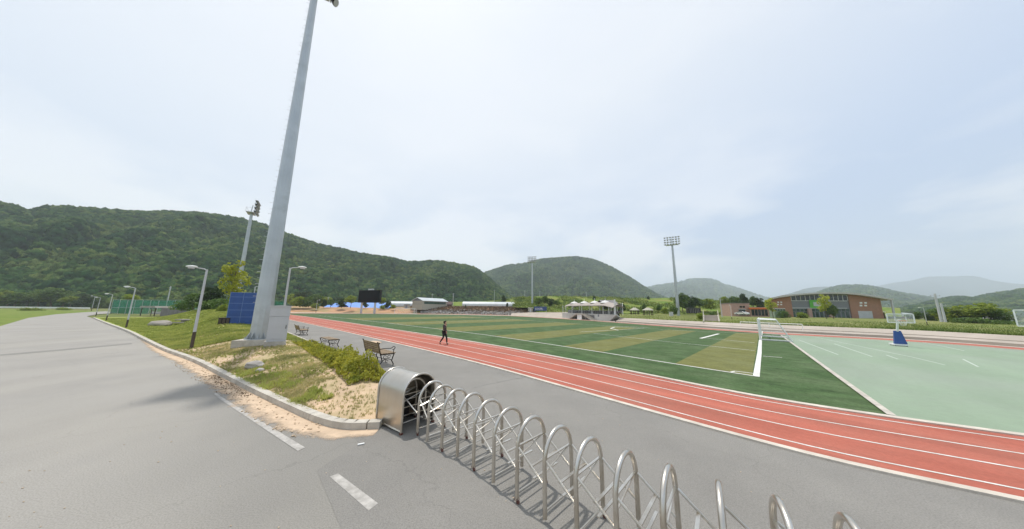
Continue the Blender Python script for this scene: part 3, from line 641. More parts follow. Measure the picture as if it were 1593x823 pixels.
def canopy(name, src, dens, size, seed, m='forest'):
    """forest canopy: thousands of lumpy crowns scattered on a hill by geometry nodes"""
    ng = bpy.data.node_groups.new(name, 'GeometryNodeTree')
    ng.interface.new_socket(name='Geometry', in_out='OUTPUT', socket_type='NodeSocketGeometry')
    go = ng.nodes.new('NodeGroupOutput'); ln = ng.links.new
    oi = ng.nodes.new('GeometryNodeObjectInfo'); oi.inputs[0].default_value = src
    dp = ng.nodes.new('GeometryNodeDistributePointsOnFaces'); dp.inputs['Density'].default_value = dens; dp.inputs['Seed'].default_value = seed
    ln(oi.outputs['Geometry'], dp.inputs['Mesh'])
    ico = ng.nodes.new('GeometryNodeMeshIcoSphere'); ico.inputs['Subdivisions'].default_value = 3; ico.inputs['Radius'].default_value = 1
    sp = ng.nodes.new('GeometryNodeSetPosition'); pos = ng.nodes.new('GeometryNodeInputPosition')
    no = ng.nodes.new('ShaderNodeTexNoise'); no.inputs['Scale'].default_value = 2.6; no.inputs['Detail'].default_value = 4
    ln(pos.outputs[0], no.inputs['Vector'])
    sub = ng.nodes.new('ShaderNodeVectorMath'); sub.operation = 'SUBTRACT'; ln(no.outputs['Color'], sub.inputs[0]); sub.inputs[1].default_value = (0.5, 0.5, 0.5)
    sc = ng.nodes.new('ShaderNodeVectorMath'); sc.operation = 'SCALE'; ln(sub.outputs[0], sc.inputs[0]); sc.inputs['Scale'].default_value = 1.7
    ln(ico.outputs['Mesh'], sp.inputs['Geometry']); ln(sc.outputs[0], sp.inputs['Offset'])
    ip = ng.nodes.new('GeometryNodeInstanceOnPoints'); ss = ng.nodes.new('GeometryNodeSetShadeSmooth'); ln(sp.outputs[0], ss.inputs[0]); ln(dp.outputs['Points'], ip.inputs['Points']); ln(ss.outputs[0], ip.inputs['Instance'])
    rr = ng.nodes.new('FunctionNodeRandomValue'); rr.data_type = 'FLOAT_VECTOR'; rr.inputs[0].default_value = (0, 0, 0); rr.inputs[1].default_value = (0.5, 0.5, 6.28)
    ln(rr.outputs[0], ip.inputs['Rotation'])
    rs = ng.nodes.new('FunctionNodeRandomValue'); rs.data_type = 'FLOAT'; rs.inputs[2].default_value = size*0.5; rs.inputs[3].default_value = size*1.25; rs.inputs['Seed'].default_value = seed+4
    cx = ng.nodes.new('ShaderNodeCombineXYZ'); ln(rs.outputs[1], cx.inputs[0]); ln(rs.outputs[1], cx.inputs[1])
    mu = ng.nodes.new('ShaderNodeMath'); mu.operation = 'MULTIPLY'; ln(rs.outputs[1], mu.inputs[0]); mu.inputs[1].default_value = 1.05; ln(mu.outputs[0], cx.inputs[2])
    ln(cx.outputs[0], ip.inputs['Scale'])
    sm = ng.nodes.new('GeometryNodeSetMaterial'); sm.inputs['Material'].default_value = M[m]; ln(ip.outputs[0], sm.inputs['Geometry']); ln(sm.outputs[0], go.inputs[0])
    me = bpy.data.meshes.new(name); me.from_pydata([(0, 0, -0.2), (0.1, 0, -0.2), (0, 0.1, -0.2)], [], [(0, 1, 2)]); me.materials.append(M[m])
    o = bpy.data.objects.new(name, me); C.objects.link(o); o['kind'] = 'stuff'
    md = o.modifiers.new('scatter', 'NODES'); md.node_group = ng; return o
canopy('forest', hillL, 0.085, 4.2, 3)
canopy('middle_forest', hillM, 0.030, 5.8, 5)
canopy('right_forest', h5, 0.008, 10, 6)
canopy('near_right_forest', h7, 0.03, 6.0, 8)
canopy('blue_forest', h3, 0.0022, 17, 9)

# ================================================================== VEGETATION THINGS
def crown_pts(n, blobs):
    out = []
    w = np.array([b[3]**2 for b in blobs]); w = w/w.sum()
    idx = rng.choice(len(blobs), size=n, p=w)
    d = rng.normal(size=(n, 3)); d /= np.linalg.norm(d, axis=1)[:, None]
    r = rng.uniform(0.35, 1.0, size=n)**0.6
    for i in range(n):
        b = blobs[idx[i]]; v = d[i]*r[i]*b[3]; out.append((b[0]+v[0], b[1]+v[1], b[2]+v[2]*0.8))
    return out
def tree_proto(name, h, cr, leaf, nleaf, lsize, trunk=0.10, low=0.3, seed=1, nb=12, slim=1.0):
    rnd = random.Random(seed)
    root = thing(name, (0, 0, -50), 0, 'x', 'tree')
    tr = MB(); lean = Vector((rnd.uniform(-.1, .1), rnd.uniform(-.1, .1), 0))
    tr.tube([(0, 0, -0.1), tuple(lean*h*0.3 + Vector((0, 0, h*0.35))), tuple(lean*h*0.5 + Vector((0, 0, h*0.8)))], [trunk, trunk*0.7, trunk*0.2], 7)
    blobs = []
    for i in range(nb):
        z = h*(low + (0.96-low)*(i+0.5)/nb); rr = cr*slim*math.sin(math.pi*(0.12+0.80*(i+0.5)/nb))
        a = rnd.uniform(0, 6.28); R = rr*rnd.uniform(0.25, 0.75); b = (math.cos(a)*R, math.sin(a)*R, z, rr*rnd.uniform(0.35, 0.62)+0.08*cr)
        blobs.append(b); tr.tube([(lean.x*z*0.6, lean.y*z*0.6, z*0.75), (b[0], b[1], b[2])], [trunk*0.35, trunk*0.08], 5)
    tr.build('trunk', M['bark'], root, smooth=True)
    MB().leaves(crown_pts(nleaf, blobs), lsize).build('crown', M[leaf], root, fixn=False)
    return root
P_round = tree_proto('bushy_tree', 4.0, 1.7, 'lf_mid', 2600, 0.13, seed=2)
P_dark = tree_proto('dark_tree', 4.0, 1.5, 'lf_dark', 2600, 0.13, low=0.12, seed=3)
P_bright = tree_proto('bright_tree', 4.0, 1.3, 'lf_bright', 1700, 0.12, low=0.4, seed=4, trunk=0.07)
P_yellow = tree_proto('young_tree', 5.0, 1.05, 'lf_yellow', 1000, 0.12, low=0.30, seed=5, trunk=0.06, slim=1.0)
P_bush = tree_proto('shrub', 1.6, 1.3, 'lf_mid', 1500, 0.10, low=0.1, seed=6, trunk=0.04, nb=9)
P_bushb = tree_proto('bright_shrub', 1.6, 1.3, 'lf_bright', 1500, 0.10, low=0.1, seed=7, trunk=0.04, nb=9)
used = set()
def tree_at(proto, x, ybase, ytop_, D, label, cat, group=None, wscale=1.0, rz=None, z=None):
    base = atd(x, ybase, D); top = atd(x, ytop_, D); H = top.z - base.z
    o = proto if proto not in used else copy_tree(proto); used.add(proto)
    h0 = 5.0 if proto is P_yellow else (1.6 if proto in (P_bush, P_bushb) else 4.0)
    k = H/h0; o.location = base; o.rotation_euler = (0, 0, random.uniform(0, 6.28) if rz is None else rz); o.scale = (k*wscale, k*wscale, k)
    tag(o, label, cat, group)
    if not group and 'group' in o: del o['group']
    return o
# on and behind the mound
tree_at(P_yellow, 355, 500, 403, 31, 'slender young tree with yellow green leaves behind the blue panelled unit', 'tree', wscale=1.0)
tree_at(P_dark, 322, 488, 444, 46, 'dense dark tree at the top of the mound, left of the young tree', 'tree', wscale=1.1)
tree_at(P_round, 300, 484, 456, 52, 'low bushy tree behind the leaning lamp post on the mound', 'tree', wscale=1.3)
tree_at(P_bush, 340, 490, 466, 44, 'shrub left of the young tree behind the mound', 'shrub', wscale=1.3)
tree_at(P_bushb, 349, 492, 474, 38, 'bright green low shrub at the foot of the young tree', 'shrub', wscale=0.8)
tree_at(P_bush, 283, 483, 468, 60, 'dark shrub at the right end of the green netting', 'shrub', wscale=1.4)
tree_at(P_bushb, 197, 470, 458, 90, 'bright shrub showing above the green netting', 'shrub', wscale=1.4)
# behind the far bend, left
for x, yb, yt, D, pr, lb in ((467, 477, 462, 128, P_bushb, 'bright green shrub just right of the lamp behind the grey cabinet'), (480, 477, 463, 130, P_bush, 'shrub beside the thin lamp at the far bend'),
        (503, 478, 465, 132, P_dark, 'dark tree at the left end of the blue roofs'), (514, 478, 465.5, 133, P_round, 'bushy tree left of the blue roofed sheds'), (531, 479, 463, 128, P_dark, 'dark tree before the long blue roof, left of the umbrella shaped tree'),
        (545, 479, 459, 126, P_bright, 'umbrella shaped thin tree in front of the blue roof, left of the scoreboard'), (568, 479, 466, 134, P_dark, 'small dark tree between the legs of the scoreboard'),
        (594, 479, 463, 132, P_bright, 'light green tree at the right edge of the scoreboard'), (602, 480, 467, 134, P_dark, 'dark tree between the scoreboard and the pale greenhouse'), (596, 481, 475, 124, P_bushb, 'yellowish shrub below the pale curved roof'),
        (610, 480, 474, 130, P_bushb, 'yellow green shrub left of the far goal'), (492, 480, 472, 126, P_bushb, 'shrub by the foot of the thin lamp at the far bend')):
    tree_at(pr, x, yb, yt, D, lb, 'tree' if pr not in (P_bush, P_bushb) else 'shrub', wscale=1.2)
# around the stand and green slope
lst = [(783, 473, 458.5, 185, P_dark, 'small dark conifer on the skyline left of the green slope', .9), (789, 478.5, 471, 128, P_dark, 'small dark tree in front of the long greenhouse', .8), (724, 479, 474, 125, P_dark, 'tiny dark tree at the top of the stone wall', .7),
 (838, 476, 463, 116, P_round, 'tree behind the blue banner, first right of the floodlight tower', 1.2), (848, 476, 460, 118, P_round, 'tree behind the blue banner', 1.0), (857, 477, 464, 117, P_dark, 'dark tree right of the blue banner', 1.3), (866, 477, 467, 115, P_round, 'low tree left of the stand canopy', 1.5),
 (924, 468, 459, 165, P_dark, 'small round dark tree on the slope above the stand canopy', 1.0), (1009, 467, 460.5, 170, P_dark, 'small dark tree alone on the skyline of the green slope', 1.2), (966, 489, 471, 84, P_dark, 'dark tree at the right end of the stand', 1.2),
 (1002, 484, 473, 95, P_round, 'small tree behind the right pavilion', 1.1), (1025, 486, 474, 92, P_round, 'round tree left of the tall floodlight tower on the bank', 1.1), (1036, 487, 479, 90, P_bushb, 'yellow green shrub left of the small grey cabinet', 1.1),
 (1062, 484, 456, 100, P_round, 'tall bushy tree right of the tall floodlight tower', .9), (1076, 484, 460, 112, P_dark, 'dark tree over the dark container on the bank', 1.2), (1088, 480, 464, 120, P_round, 'bushy tree right of the dark container', 1.5),
 (1105, 480, 465, 122, P_bushb, 'bright shrub above the concrete stairs', 1.2), (1128, 481, 461, 118, P_bright, 'light green tree behind the lamp by the stairs', 1.1), (1143, 480, 461, 116, P_round, 'tree behind the left end of the small brick building', 1.2),
 (1158, 480, 456, 110, P_dark, 'tall dark tree behind the small brick building', .8), (1172, 480, 461, 112, P_round, 'tree behind the orange fascia', 1.0), (1183, 482, 463, 110, P_dark, 'dark tree between the orange fascia and the gymnasium', 1.1),
 (1046, 489, 477, 88, P_bush, 'shrub at the foot of the tall floodlight tower', .9), (1110, 490.5, 486, 62, P_bush, 'low shrub at the head of the concrete stairs', 1.8), (1090, 497, 487, 60, P_bushb, 'green shrub left of the concrete stairs', 1.4),
 (1203, 494, 463, 78, P_yellow, 'yellowish tree in front of the left end of the gymnasium', 1.3), (1222, 495, 484, 78, P_bush, 'clipped shrub right of the pale kiosk', .9), (1286, 496.5, 457, 74, P_yellow, 'tree with sparse light crown in front of the green banner', 1.1),
 (1297, 496.5, 474, 74, P_round, 'small green tree in front of the gymnasium glazing', .9), (1245, 495.5, 486, 78, P_bushb, 'low green shrub in front of the gymnasium glass', 1.3), (1066, 481, 470, 90, P_dark, 'dark shrub left of the dark container', 1.2),
 (1474, 503, 478, 62, P_round, 'bushy tree right of the leaning utility pole', 1.6), (1492, 504, 482, 60, P_dark, 'dark tree second right of the leaning utility pole', 1.6), (1507, 505, 480, 60, P_bushb, 'brownish shrub mass left of the bright tree', 1.6),
 (1531, 507, 471, 57, P_bright, 'large bright green tree near the right edge', 2.2), (1549, 508, 481, 56, P_round, 'tree left of the parked white vehicles', 1.5), (1520, 509, 495, 52, P_bush, 'low dark shrub under the bright tree at the right', 2.0),
 (1560, 511, 499, 50, P_bush, 'low shrub in front of the white vehicles', 2.0), (1450, 503, 487, 66, P_dark, 'dark tree between the lamp and the utility pole', 1.2), (1579, 512, 500, 50, P_bushb, 'bright low shrub under the right hand basketball board', 1.6), (1429, 500, 485, 75, P_round, 'small tree behind the lamp on the right bank', 1.4)]
for x, yb, yt, D, pr, lb, ws in lst: tree_at(pr, x, yb, yt, D, lb, 'tree' if pr not in (P_bush, P_bushb) else 'shrub', wscale=ws)
# hedgerow trees at the foot of the wooded hill
k = 0
ORD = 'first second third fourth fifth sixth seventh eighth ninth tenth eleventh twelfth thirteenth fourteenth fifteenth sixteenth seventeenth eighteenth'.split()
for x in list(range(-60, 160, 17)) + list(range(450, 520, 20)):
    D = 158 if x < 200 else 165; yb = 478; yt = 462 - 10*random.random() - (6 if x < 110 else 0)
    tree_at([P_round, P_bright, P_round if x < 110 else P_dark][k % 3], x + random.uniform(-4, 4), yb, yt, D + random.uniform(-5, 8), ('%s tree at the hill foot beyond the parapet' if x < 200 else '%s tree at the hill foot behind the walkway lamp') % ('%s from the left, %s' % (ORD[k], ['bushy', 'light', 'full crowned'][k % 3])), 'tree', 'trees along the foot of the hill', wscale=1.6); k += 1
for x, yb, yt, D, lb in ((44, 489, 479, 100, 'low bright shrub on the left verge'), (92, 486, 478.5, 118, 'low shrub on the left verge nearer the bend')): tree_at(P_bushb, x, yb, yt, D, lb, 'shrub', wscale=2.0)

# hedge at the back of the mound
hp = []; stems = MB()
for i in range(26000):
    s = 9.9 + 14.6*rng.random()**1.0; w = 0.78 - 0.25*max(0, (s-17)/7); tc_ = tB(s) - 0.95
    v = rng.uniform(-1, 1); t_ = tc_ + v*w*0.95
    hh = (0.62 - .26*min(1, max(0, (s-13)/5)))*math.sqrt(max(0.02, 1-v*v*0.9))*(0.78 + 0.95*mnoise.noise(Vector((s*1.7, t_*1.9, 2))) + 0.5*max(0, mnoise.noise(Vector((s*6, t_*6, 8))))) * min(1, (s-9.6)/0.8) * min(1, (24.7-s)/3)
    p = st(s, t_); z = mz(p) + max(0.04, hh)*rng.uniform(0.15, 1.0)**0.5; hp.append((p.x, p.y, z))
hedge = thing('hedge', st(15, tB(15)-0.9, 0.4), 0, 'low sprawling yellow green hedge on the mound behind the benches', 'hedge')
hc = MB(); hc.v = []; o_ = Vector(hedge.location); hc.leaves([(p[0]-o_.x, p[1]-o_.y, p[2]-o_.z) for p in hp], 0.050); hc.build('foliage', M['lf_hedge'], hedge, fixn=False)
for i in range(160):
    s = rng.uniform(10, 23.5); p = st(s, tB(s)-0.95+rng.uniform(-.4, .4)); z = mz(p); a = Vector((p.x, p.y, z-0.03)) - o_
    stems.tube([a, a + Vector((rng.uniform(-.12, .12), rng.uniform(-.12, .12), rng.uniform(0.3, 0.6)))], [0.009, 0.004], 4)
stems.build('stem', M['bark'], hedge, kind='stuff')
# grass tufts
def tufts(n, smin, smax, fmask, blade, m, name, width=0.009, vr=(0.03, 0.97)):
    V = []; Fc = []
    for i in range(n):
        s = smin + (smax-smin)*rng.random()**1.35; v = rng.uniform(*vr); p = st(s, tA(s)*(1-v)+tB(s)*v)
        if fmask(p, s, v) < rng.random(): continue
        z = mz(p) - 0.01
        for b in range(5):
            a = rng.uniform(0, 6.28); h = blade*rng.uniform(0.4, 1.3); ln_ = rng.uniform(0.2, 0.9)*h; w = width*rng.uniform(.6, 1.3)*(1 + s*0.02)
            bx, by = p.x + rng.uniform(-.03, .03), p.y + rng.uniform(-.03, .03); o = len(V)
            ca, sa = math.cos(a), math.sin(a)
            V += [(bx - sa*w, by + ca*w, z), (bx + sa*w, by - ca*w, z), (bx + ca*ln_, by + sa*ln_, z + h)]; Fc.append((o, o+1, o+2))
    mb = MB(); mb.v = V; mb.f = Fc; return mb.build(name, M[m], fixn=False, kind='stuff')
def patch(p, s, v):
    q = mnoise.noise(Vector((p.x*0.55, p.y*0.55, 4.0)))*0.5 + 0.5
    sandy = 1.0 if (s > 9.0) else 0.05
    if s < 10.8 + 1.2*mnoise.noise(p*0.9) and v > 0.1: sandy = 0.05
    return max(0, min(1, (q-0.34)*2.6))*sandy*0.85 + 0.03
tufts(52000, 7.6, 34, patch, 0.062, 'grassb', 'dry_grass')
tufts(9000, 8.2, 30, lambda p, s, v: max(0, min(1, (mnoise.noise(Vector((p.x*.8, p.y*.8, 9)))*.5+.5-.46)*2.4))*(1 if s > 10 else 0), 0.080, 'grassg', 'green_grass', 0.014)
tufts(26000, 26, 90, lambda p, s, v: 0.9, 0.12, 'grassg', 'meadow_grass', 0.02)
# weeds along the kerb
tufts(4500, 9.5, 16, lambda p, s, v: 0.8*max(0, min(1, (mnoise.noise(Vector((p.x*1.3, p.y*1.3, 1)))*.5+.5-.40)*2.4)), 0.10, 'grassg', 'kerb_weeds', 0.012, (0.03, 0.3))
# grass on the far bank
V = []; Fc = []
for i in range(26000):
    x = rng.uniform(962, 2000); b = Vector(terr(x, 5.0, 0, 0)); d = Vector((b.x, b.y, 0)).normalized(); p = b + d*(rng.random()**1.6*50 + 0.2)
    a = rng.uniform(0, 6.28); h = rng.uniform(.08, .30); w = 0.04; o = len(V); z = 0.86
    V += [(p.x-math.sin(a)*w, p.y+math.cos(a)*w, z), (p.x+math.sin(a)*w, p.y-math.cos(a)*w, z), (p.x+math.cos(a)*h*.5, p.y+math.sin(a)*h*.5, z+h)]; Fc.append((o, o+1, o+2))
gb = MB(); gb.v = V; gb.f = Fc; gb.build('bank_tufts', M['lf_slope'], fixn=False, kind='stuff')
# crops/bushes on the green slope
pts = []
for i in range(5200):
    x = rng.uniform(770, 1200); q = rng.random(); a = atd(x, 480, 118 if x > 800 else 150); a.z = 1.2 if x > 830 else 3.3; b = atd(x, ytop(x), 175 if x > 800 else 215)
    p = a*(1-q) + b*q; z = a.z*(1-q**1.2) + b.z*q**1.2
    if mnoise.noise(Vector((p.x*.05, p.y*.05, 3))) < -0.12: continue
    for k in range(5): pts.append((p.x+rng.normal()*.6, p.y+rng.normal()*.6, z + rng.uniform(0, .8)))
MB().leaves(pts, 0.42).build('slope_plants', M['lf_slope'], fixn=False, kind='stuff')
# rock wall with dry brush behind the far bend
rk = MB()
for i in range(900):
    x = rng.uniform(655, 815); q = rng.random(); D = D1(x) + 2 + q*6; p = atd(x, 485, D); z = 0.1 + q*1.7; r = rng.uniform(.25, .7)
    n0 = len(rk.v); R = Matrix.Rotation(rng.uniform(0, 3), 3, 'Z') @ Matrix.Rotation(rng.uniform(-.5, .5), 3, 'X'); rk.box((p.x, p.y, z), (r*1.6, r, r), R)
    for j in range(n0, len(rk.v)): v = rk.v[j]; rk.v[j] = (v[0]+rng.uniform(-.12, .12), v[1]+rng.uniform(-.12, .12), v[2]+rng.uniform(-.1, .1))
rk.build('rock_slope', M['rock'], kind='stuff')
pts = []
for i in range(1500):
    x = rng.uniform(640, 820); q = rng.random(); D = D1(x) + 5 + q*16; p = atd(x, 480, D); z = 1.2 + min(1.9, q*2.6)
    for k in range(6): pts.append((p.x+rng.normal()*.5, p.y+rng.normal()*.5, z+rng.uniform(-.2, .7)))
MB().leaves(pts, 0.30).build('dry_brush', M['brush'], fixn=False, kind='stuff')
#@@PART2
# ================================================================== BUILT THINGS
UP = Vector((0, 0, 1))
# ---- folding stainless gate and its housing
SC = CAMH/2.6
gt = [(-1.69, 6.18), (-1.40, 5.87), (-1.07, 5.61), (-.72, 5.36), (-.37, 5.01), (-.02, 4.64), (.32, 4.29), (.66, 3.96), (.98, 3.63), (1.30, 3.31), (1.62, 3.03), (1.94, 2.76), (2.30, 2.55), (2.65, 2.35), (3.0, 2.13), (3.36, 1.93)]
cen = [Vector((a*SC, b*SC, 0)) for a, b in gt]
GH, GW, GR = 1.075, 0.66, 0.030
gate = thing('folding_gate', cen[3], 0, 'long expandable stainless steel gate of linked hoops pulled out of its housing', 'gate')
org = cen[3]
def hoop(c, across):
    """inverted U in the plane of 'across'"""
    r = GW/2; pts = [c - across*r + UP*0.05, c - across*r + UP*(GH-r-0.05)]
    for k in range(13):
        a = math.pi - math.pi*k/12; pts.append(c + across*math.cos(a)*r + UP*(GH - r - 0.05 + math.sin(a)*(r+0.05)))
    pts += [c + across*r + UP*(GH-r-0.05), c + across*r + UP*0.05]; return pts
acr = []
for i, c in enumerate(cen):
    d = (cen[min(i+1, len(cen)-1)] - cen[max(i-1, 0)]).normalized(); n = Vector((-d.y, d.x, 0)); acr.append(n)   # near side is -n, far side +n
inner = [org*0 for _ in cen]
c0 = Vector((-3.06*SC, 6.56*SC, 0)); c1 = Vector((-2.25*SC, 5.98*SC, 0)); dd = (c1-c0).normalized(); nn_ = Vector((-dd.y, dd.x, 0)); LH = (c1-c0).length; WH = 0.86; HH = 1.215
full = [c0 + dd*LH*q + nn_*WH*.5 for q in (.45, .80)] + cen
facr = [nn_]*2 + acr
for i, (c, n) in enumerate(zip(full, facr)):
    c = c - org
    MB().tube(hoop(c, n), GR, 14).build('hoop', M['steel'], gate, smooth=True)
    MB().tube([c - n*GW/2 + UP*0.14, c + n*GW/2 + UP*0.14], 0.0115, 8).build('cross_rod', M['steel'], gate, smooth=True)
    MB().bar(c - n*GW/2 + UP*0.76, c + n*GW/2 + UP*0.76, 0.030, 0.014).build('cross_bar', M['steel'], gate)
    if i % 2 == 0:
        for sg in (-1, 1):
            b = c + n*sg*GW/2; d = Vector((n.y, -n.x, 0))
            cw = MB(); cw.tube([b + n*-.012 + UP*0.028 + d*.02, b + n*.012 + UP*0.028 + d*.02], 0.028, 12)
            cw.box(b + UP*0.06, (0.05, 0.05, 0.035), Matrix.Rotation(math.atan2(d.y, d.x), 3, 'Z')); cw.build('caster', M['rust'], gate)
for i in range(len(full)-1):
    a, b = full[i]-org, full[i+1]-org; na, nb = facr[i], facr[i+1]; m = (a+b)/2; nm = (na+nb)/2
    for sg in (-1, 1):
        MB().tube([a + na*sg*(GW/2-.01) + UP*0.76, b + nb*sg*(GW/2-.01) + UP*0.42], 0.0155, 8).build('link', M['steel'], gate, smooth=True)
    MB().tube([a - na*(GW/2-.02) + UP*0.60, a + na*(GW/2-.02) + UP*0.76], 0.0115, 8).build('link', M['steel'], gate, smooth=True)
    MB().bar(m - nm*(GW/2) + UP*0.575, m + nm*(GW/2) + UP*0.575, 0.038, 0.014).build('cross_bar', M['steel'], gate)
    MB().bar(m - nm*(GW/2)*.8 + UP*0.40, m + nm*(GW/2)*0.95 + UP*0.40, 0.034, 0.014).build('cross_bar', M['steel'], gate)
# housing: arched sheet shell with tube rims
c0 = Vector((-3.06*SC, 6.56*SC, 0)); c1 = Vector((-2.25*SC, 5.98*SC, 0)); dd = (c1-c0).normalized(); nn_ = Vector((-dd.y, dd.x, 0)); LH = (c1-c0).length; WH = 0.86; HH = 1.215
house = thing('gate_housing', c0, math.atan2(dd.y, dd.x), 'arched stainless steel housing at the end of the folding gate beside the kerb', 'gate housing')
def arch(w, h, x, off=0.0, n=16):
    r = w/2; pts = [(x, off, 0.04)]
    for k in range(n+1):
        a = math.pi - math.pi*k/n; pts.append((x, off + r + math.cos(a)*r, h - r*0.92 + math.sin(a)*r*0.92))
    pts.append((x, off + w, 0.04)); return pts
A0, A1 = arch(WH, HH, 0.0), arch(WH, HH, LH); B0, B1 = arch(WH-.02, HH-.01, 0.0, 0.01), arch(WH-.02, HH-.01, LH, 0.01)
sh = MB(); sh.grid([A0, A1]); sh.grid([B1, B0]); sh.build('shell', M['steelp'], house, smooth=True)
bkp = MB(); bkp.prism([(p[1], p[2]) for p in A0], 0.03, 0.05); bkp.v = [(v[2], v[0], v[1]) for v in bkp.v]; bkp.build('back_panel', M['steelp'], house)
for x in (0.0, LH): MB().tube([(x, p[1], p[2]) if 0 else (x, p[1], p[2]) for p in arch(WH, HH, x)], 0.026, 10).build('rim', M['steel'], house, smooth=True)
for y in (0, WH): MB().tube([(0, y, 0.06), (LH, y, 0.06)], 0.020, 8).build('base_rail', M['steel'], house, smooth=True)
mt = MB(); mt.bx(0.10, 0.42, 0.22, 0.62, 0.05, 0.55); mt.build('motor_box', M['black'], house)
ft = MB()
for x in (0.0, LH):
    for y in (0, WH): ft.bx(x-.03, x+.03, y-.03, y+.03, 0, 0.045)
ft.build('foot', M['rust'], house)

# ---- floodlight towers
def tower(base, H, rb, rt, face, label, group, array_w=5.0, array_h=3.0, rows=4, cols=6, peg=True, flare=True, arm=0.9):
    ang = math.atan2(face.y, face.x)
    t = thing('floodlight_tower', base, ang, label, 'floodlight', group)
    pole = MB(); n = 12 if peg else 8
    pole.tube([(0, 0, 0.03), (0, 0, H*.45), (0, 0, H)], [rb, rb*.60+rt*.40, rt], n); pole.build('pole', M['galv'], t, smooth=False)
    if peg:
        b = MB(); b.tube([(0, 0, 0), (0, 0, .035)], rb*1.5, 24); b.build('base_plate', M['galv'], t)
        for k in range(12):
            a = 2*math.pi*(k+.5)/12; d = Vector((math.cos(a), math.sin(a), 0)); q = Vector((-d.y, d.x, 0))*.008
            g_ = MB(); vs = [d*rb*.98 + UP*.035, d*rb*1.42 + UP*.035, d*rb*.98 + UP*.42]; g_.add([v - q for v in vs] + [v + q for v in vs], [(0,1,2),(3,5,4),(0,3,4,1),(1,4,5,2),(2,5,3,0)]); g_.build('gusset', M['galv'], t)
            MB().tube([d*rb*1.36*Vector((1,1,1)).x + q*14 + UP*.02, d*rb*1.36 + q*14 + UP*.16], 0.018, 6).build('anchor_bolt', M['galv'], t)
        for k in range(64):
            z = 2.2 + k*.38
            if z > H-1: break
            r = rb + (rt-rb)*z/H; sg = 1 if k % 2 else -1
            a = math.radians(190 + 12*sg) - ang*0; d = Vector((math.cos(a-ang+math.radians(20)), math.sin(a-ang+math.radians(20)), 0))
            MB().tube([d*r*.9 + UP*z, d*(r+.16) + UP*z], 0.011, 5).build('step_peg', M['galv'], t)
        for z in (9.6, 19.2):
            r = rb + (rt-rb)*z/H; MB().tube([(0, 0, z), (0, 0, z+.05)], r*1.06, 12).build('joint_collar', M['galv'], t)
    fr = MB(); hw = array_w/2
    zr = [H + 0.3 + array_h*(k/(rows-1)) for k in range(rows)]
    for z in zr: fr.bar((arm*.5, -hw, z), (arm*.5, hw, z), .09)
    for y in (-hw*.55, hw*.55, 0): fr.bar((arm*.5, y, zr[0]-.3), (arm*.5, y, zr[-1]), .10)
    fr.bar((0, 0, H-.1), (arm*.5, 0, zr[0]), .16); fr.bar((-.2, 0, H-.02), (0, 0, H+array_h*.8), .16)
    fr.build('frame', M['galv'], t)
    pf = MB(); pf.bx(-.9, arm*.5, -hw*.75, hw*.75, H-.05, H+.02); pf.build('platform', M['galv'], t)
    rl = MB()
    for y in (-hw*.75, hw*.75):
        rl.bar((-.9, y, H+.02), (-.9, y, H+1.1), .05); rl.bar((-.9, y, H+1.05), (arm*.4, y, H+1.05), .04)
    rl.bar((-.9, -hw*.75, H+1.05), (-.9, hw*.75, H+1.05), .04); rl.build('railing', M['galv'], t)
    for z in zr:
        for k in range(cols):
            y = -hw + array_w*(k+.5)/cols; c = Vector((arm*.5+.12, y, z))
            R = Matrix.Rotation(math.radians(35), 3, 'Y'); lm = MB()
            prof = [(0, .12), (.12, .17), (.30, .27), (.42, .30)]
            lm.tube([c + R @ Vector((p[0], 0, 0)) for p in prof], [p[1] for p in prof], 10); lm.bar(c + Vector((-.1, 0, 0)), c + R @ Vector((.1, 0, 0)), .1)
            o = lm.build('lamp', M['black'], t, smooth=True)
            gl = MB(); gl.tube([c + R @ Vector((.421, 0, 0)), c + R @ Vector((.435, 0, 0))], .28, 10); gl.build('lens', M['greyp'], o)
    return t
field_c = st(50, 32)
pb_ = Vector(at(403, 527, .80)); pb_.z = 0.80
tower(pb_, 26.6, .46, .20, Vector((0.93, 0.37, 0)), 'very tall galvanised floodlight tower close by, on a concrete footing on the mound', 'floodlight towers', 2.5, 2.3, rows=4, cols=4, arm=1.3)
def towerat(x, D, z0, H, **k):
    p = atd(x, 485, D); p.z = z0; return p, H
p2, H2 = towerat(362, 66, .8, 27); p2 = atd(364, 485, 66); p2.z = .8
tower(p2, 25.6, .5, .30, Vector((.80, .60, 0)), 'tall floodlight tower rising behind the blue panelled unit, lamps in profile', 'floodlight towers', 4.6, 2.8, peg=False, arm=1.2)
p3 = atd(828, 485, 133); p3.z = 1.6
tower(p3, 24.6, .5, .28, Vector((-.25, -1, 0)), 'most distant floodlight tower, at the left end of the blue banner', 'floodlight towers', 4.6, 2.4, peg=False)
p4 = atd(1055, 485, 94); p4.z = 1.0
tower(p4, 25.3, .55, .30, Vector((-.55, -.85, 0)), 'floodlight tower on the grass bank between the pavilions and the concrete stairs', 'floodlight towers', 5.2, 2.5, peg=False)
ftg = MB(); ftg.bx(-.85, .85, -.85, .85, -.9, 0); fo = thing('tower_footing', pb_, math.radians(15), 'square concrete footing under the nearest floodlight tower', 'footing')
ftg.build('block', M['kerb'], fo)
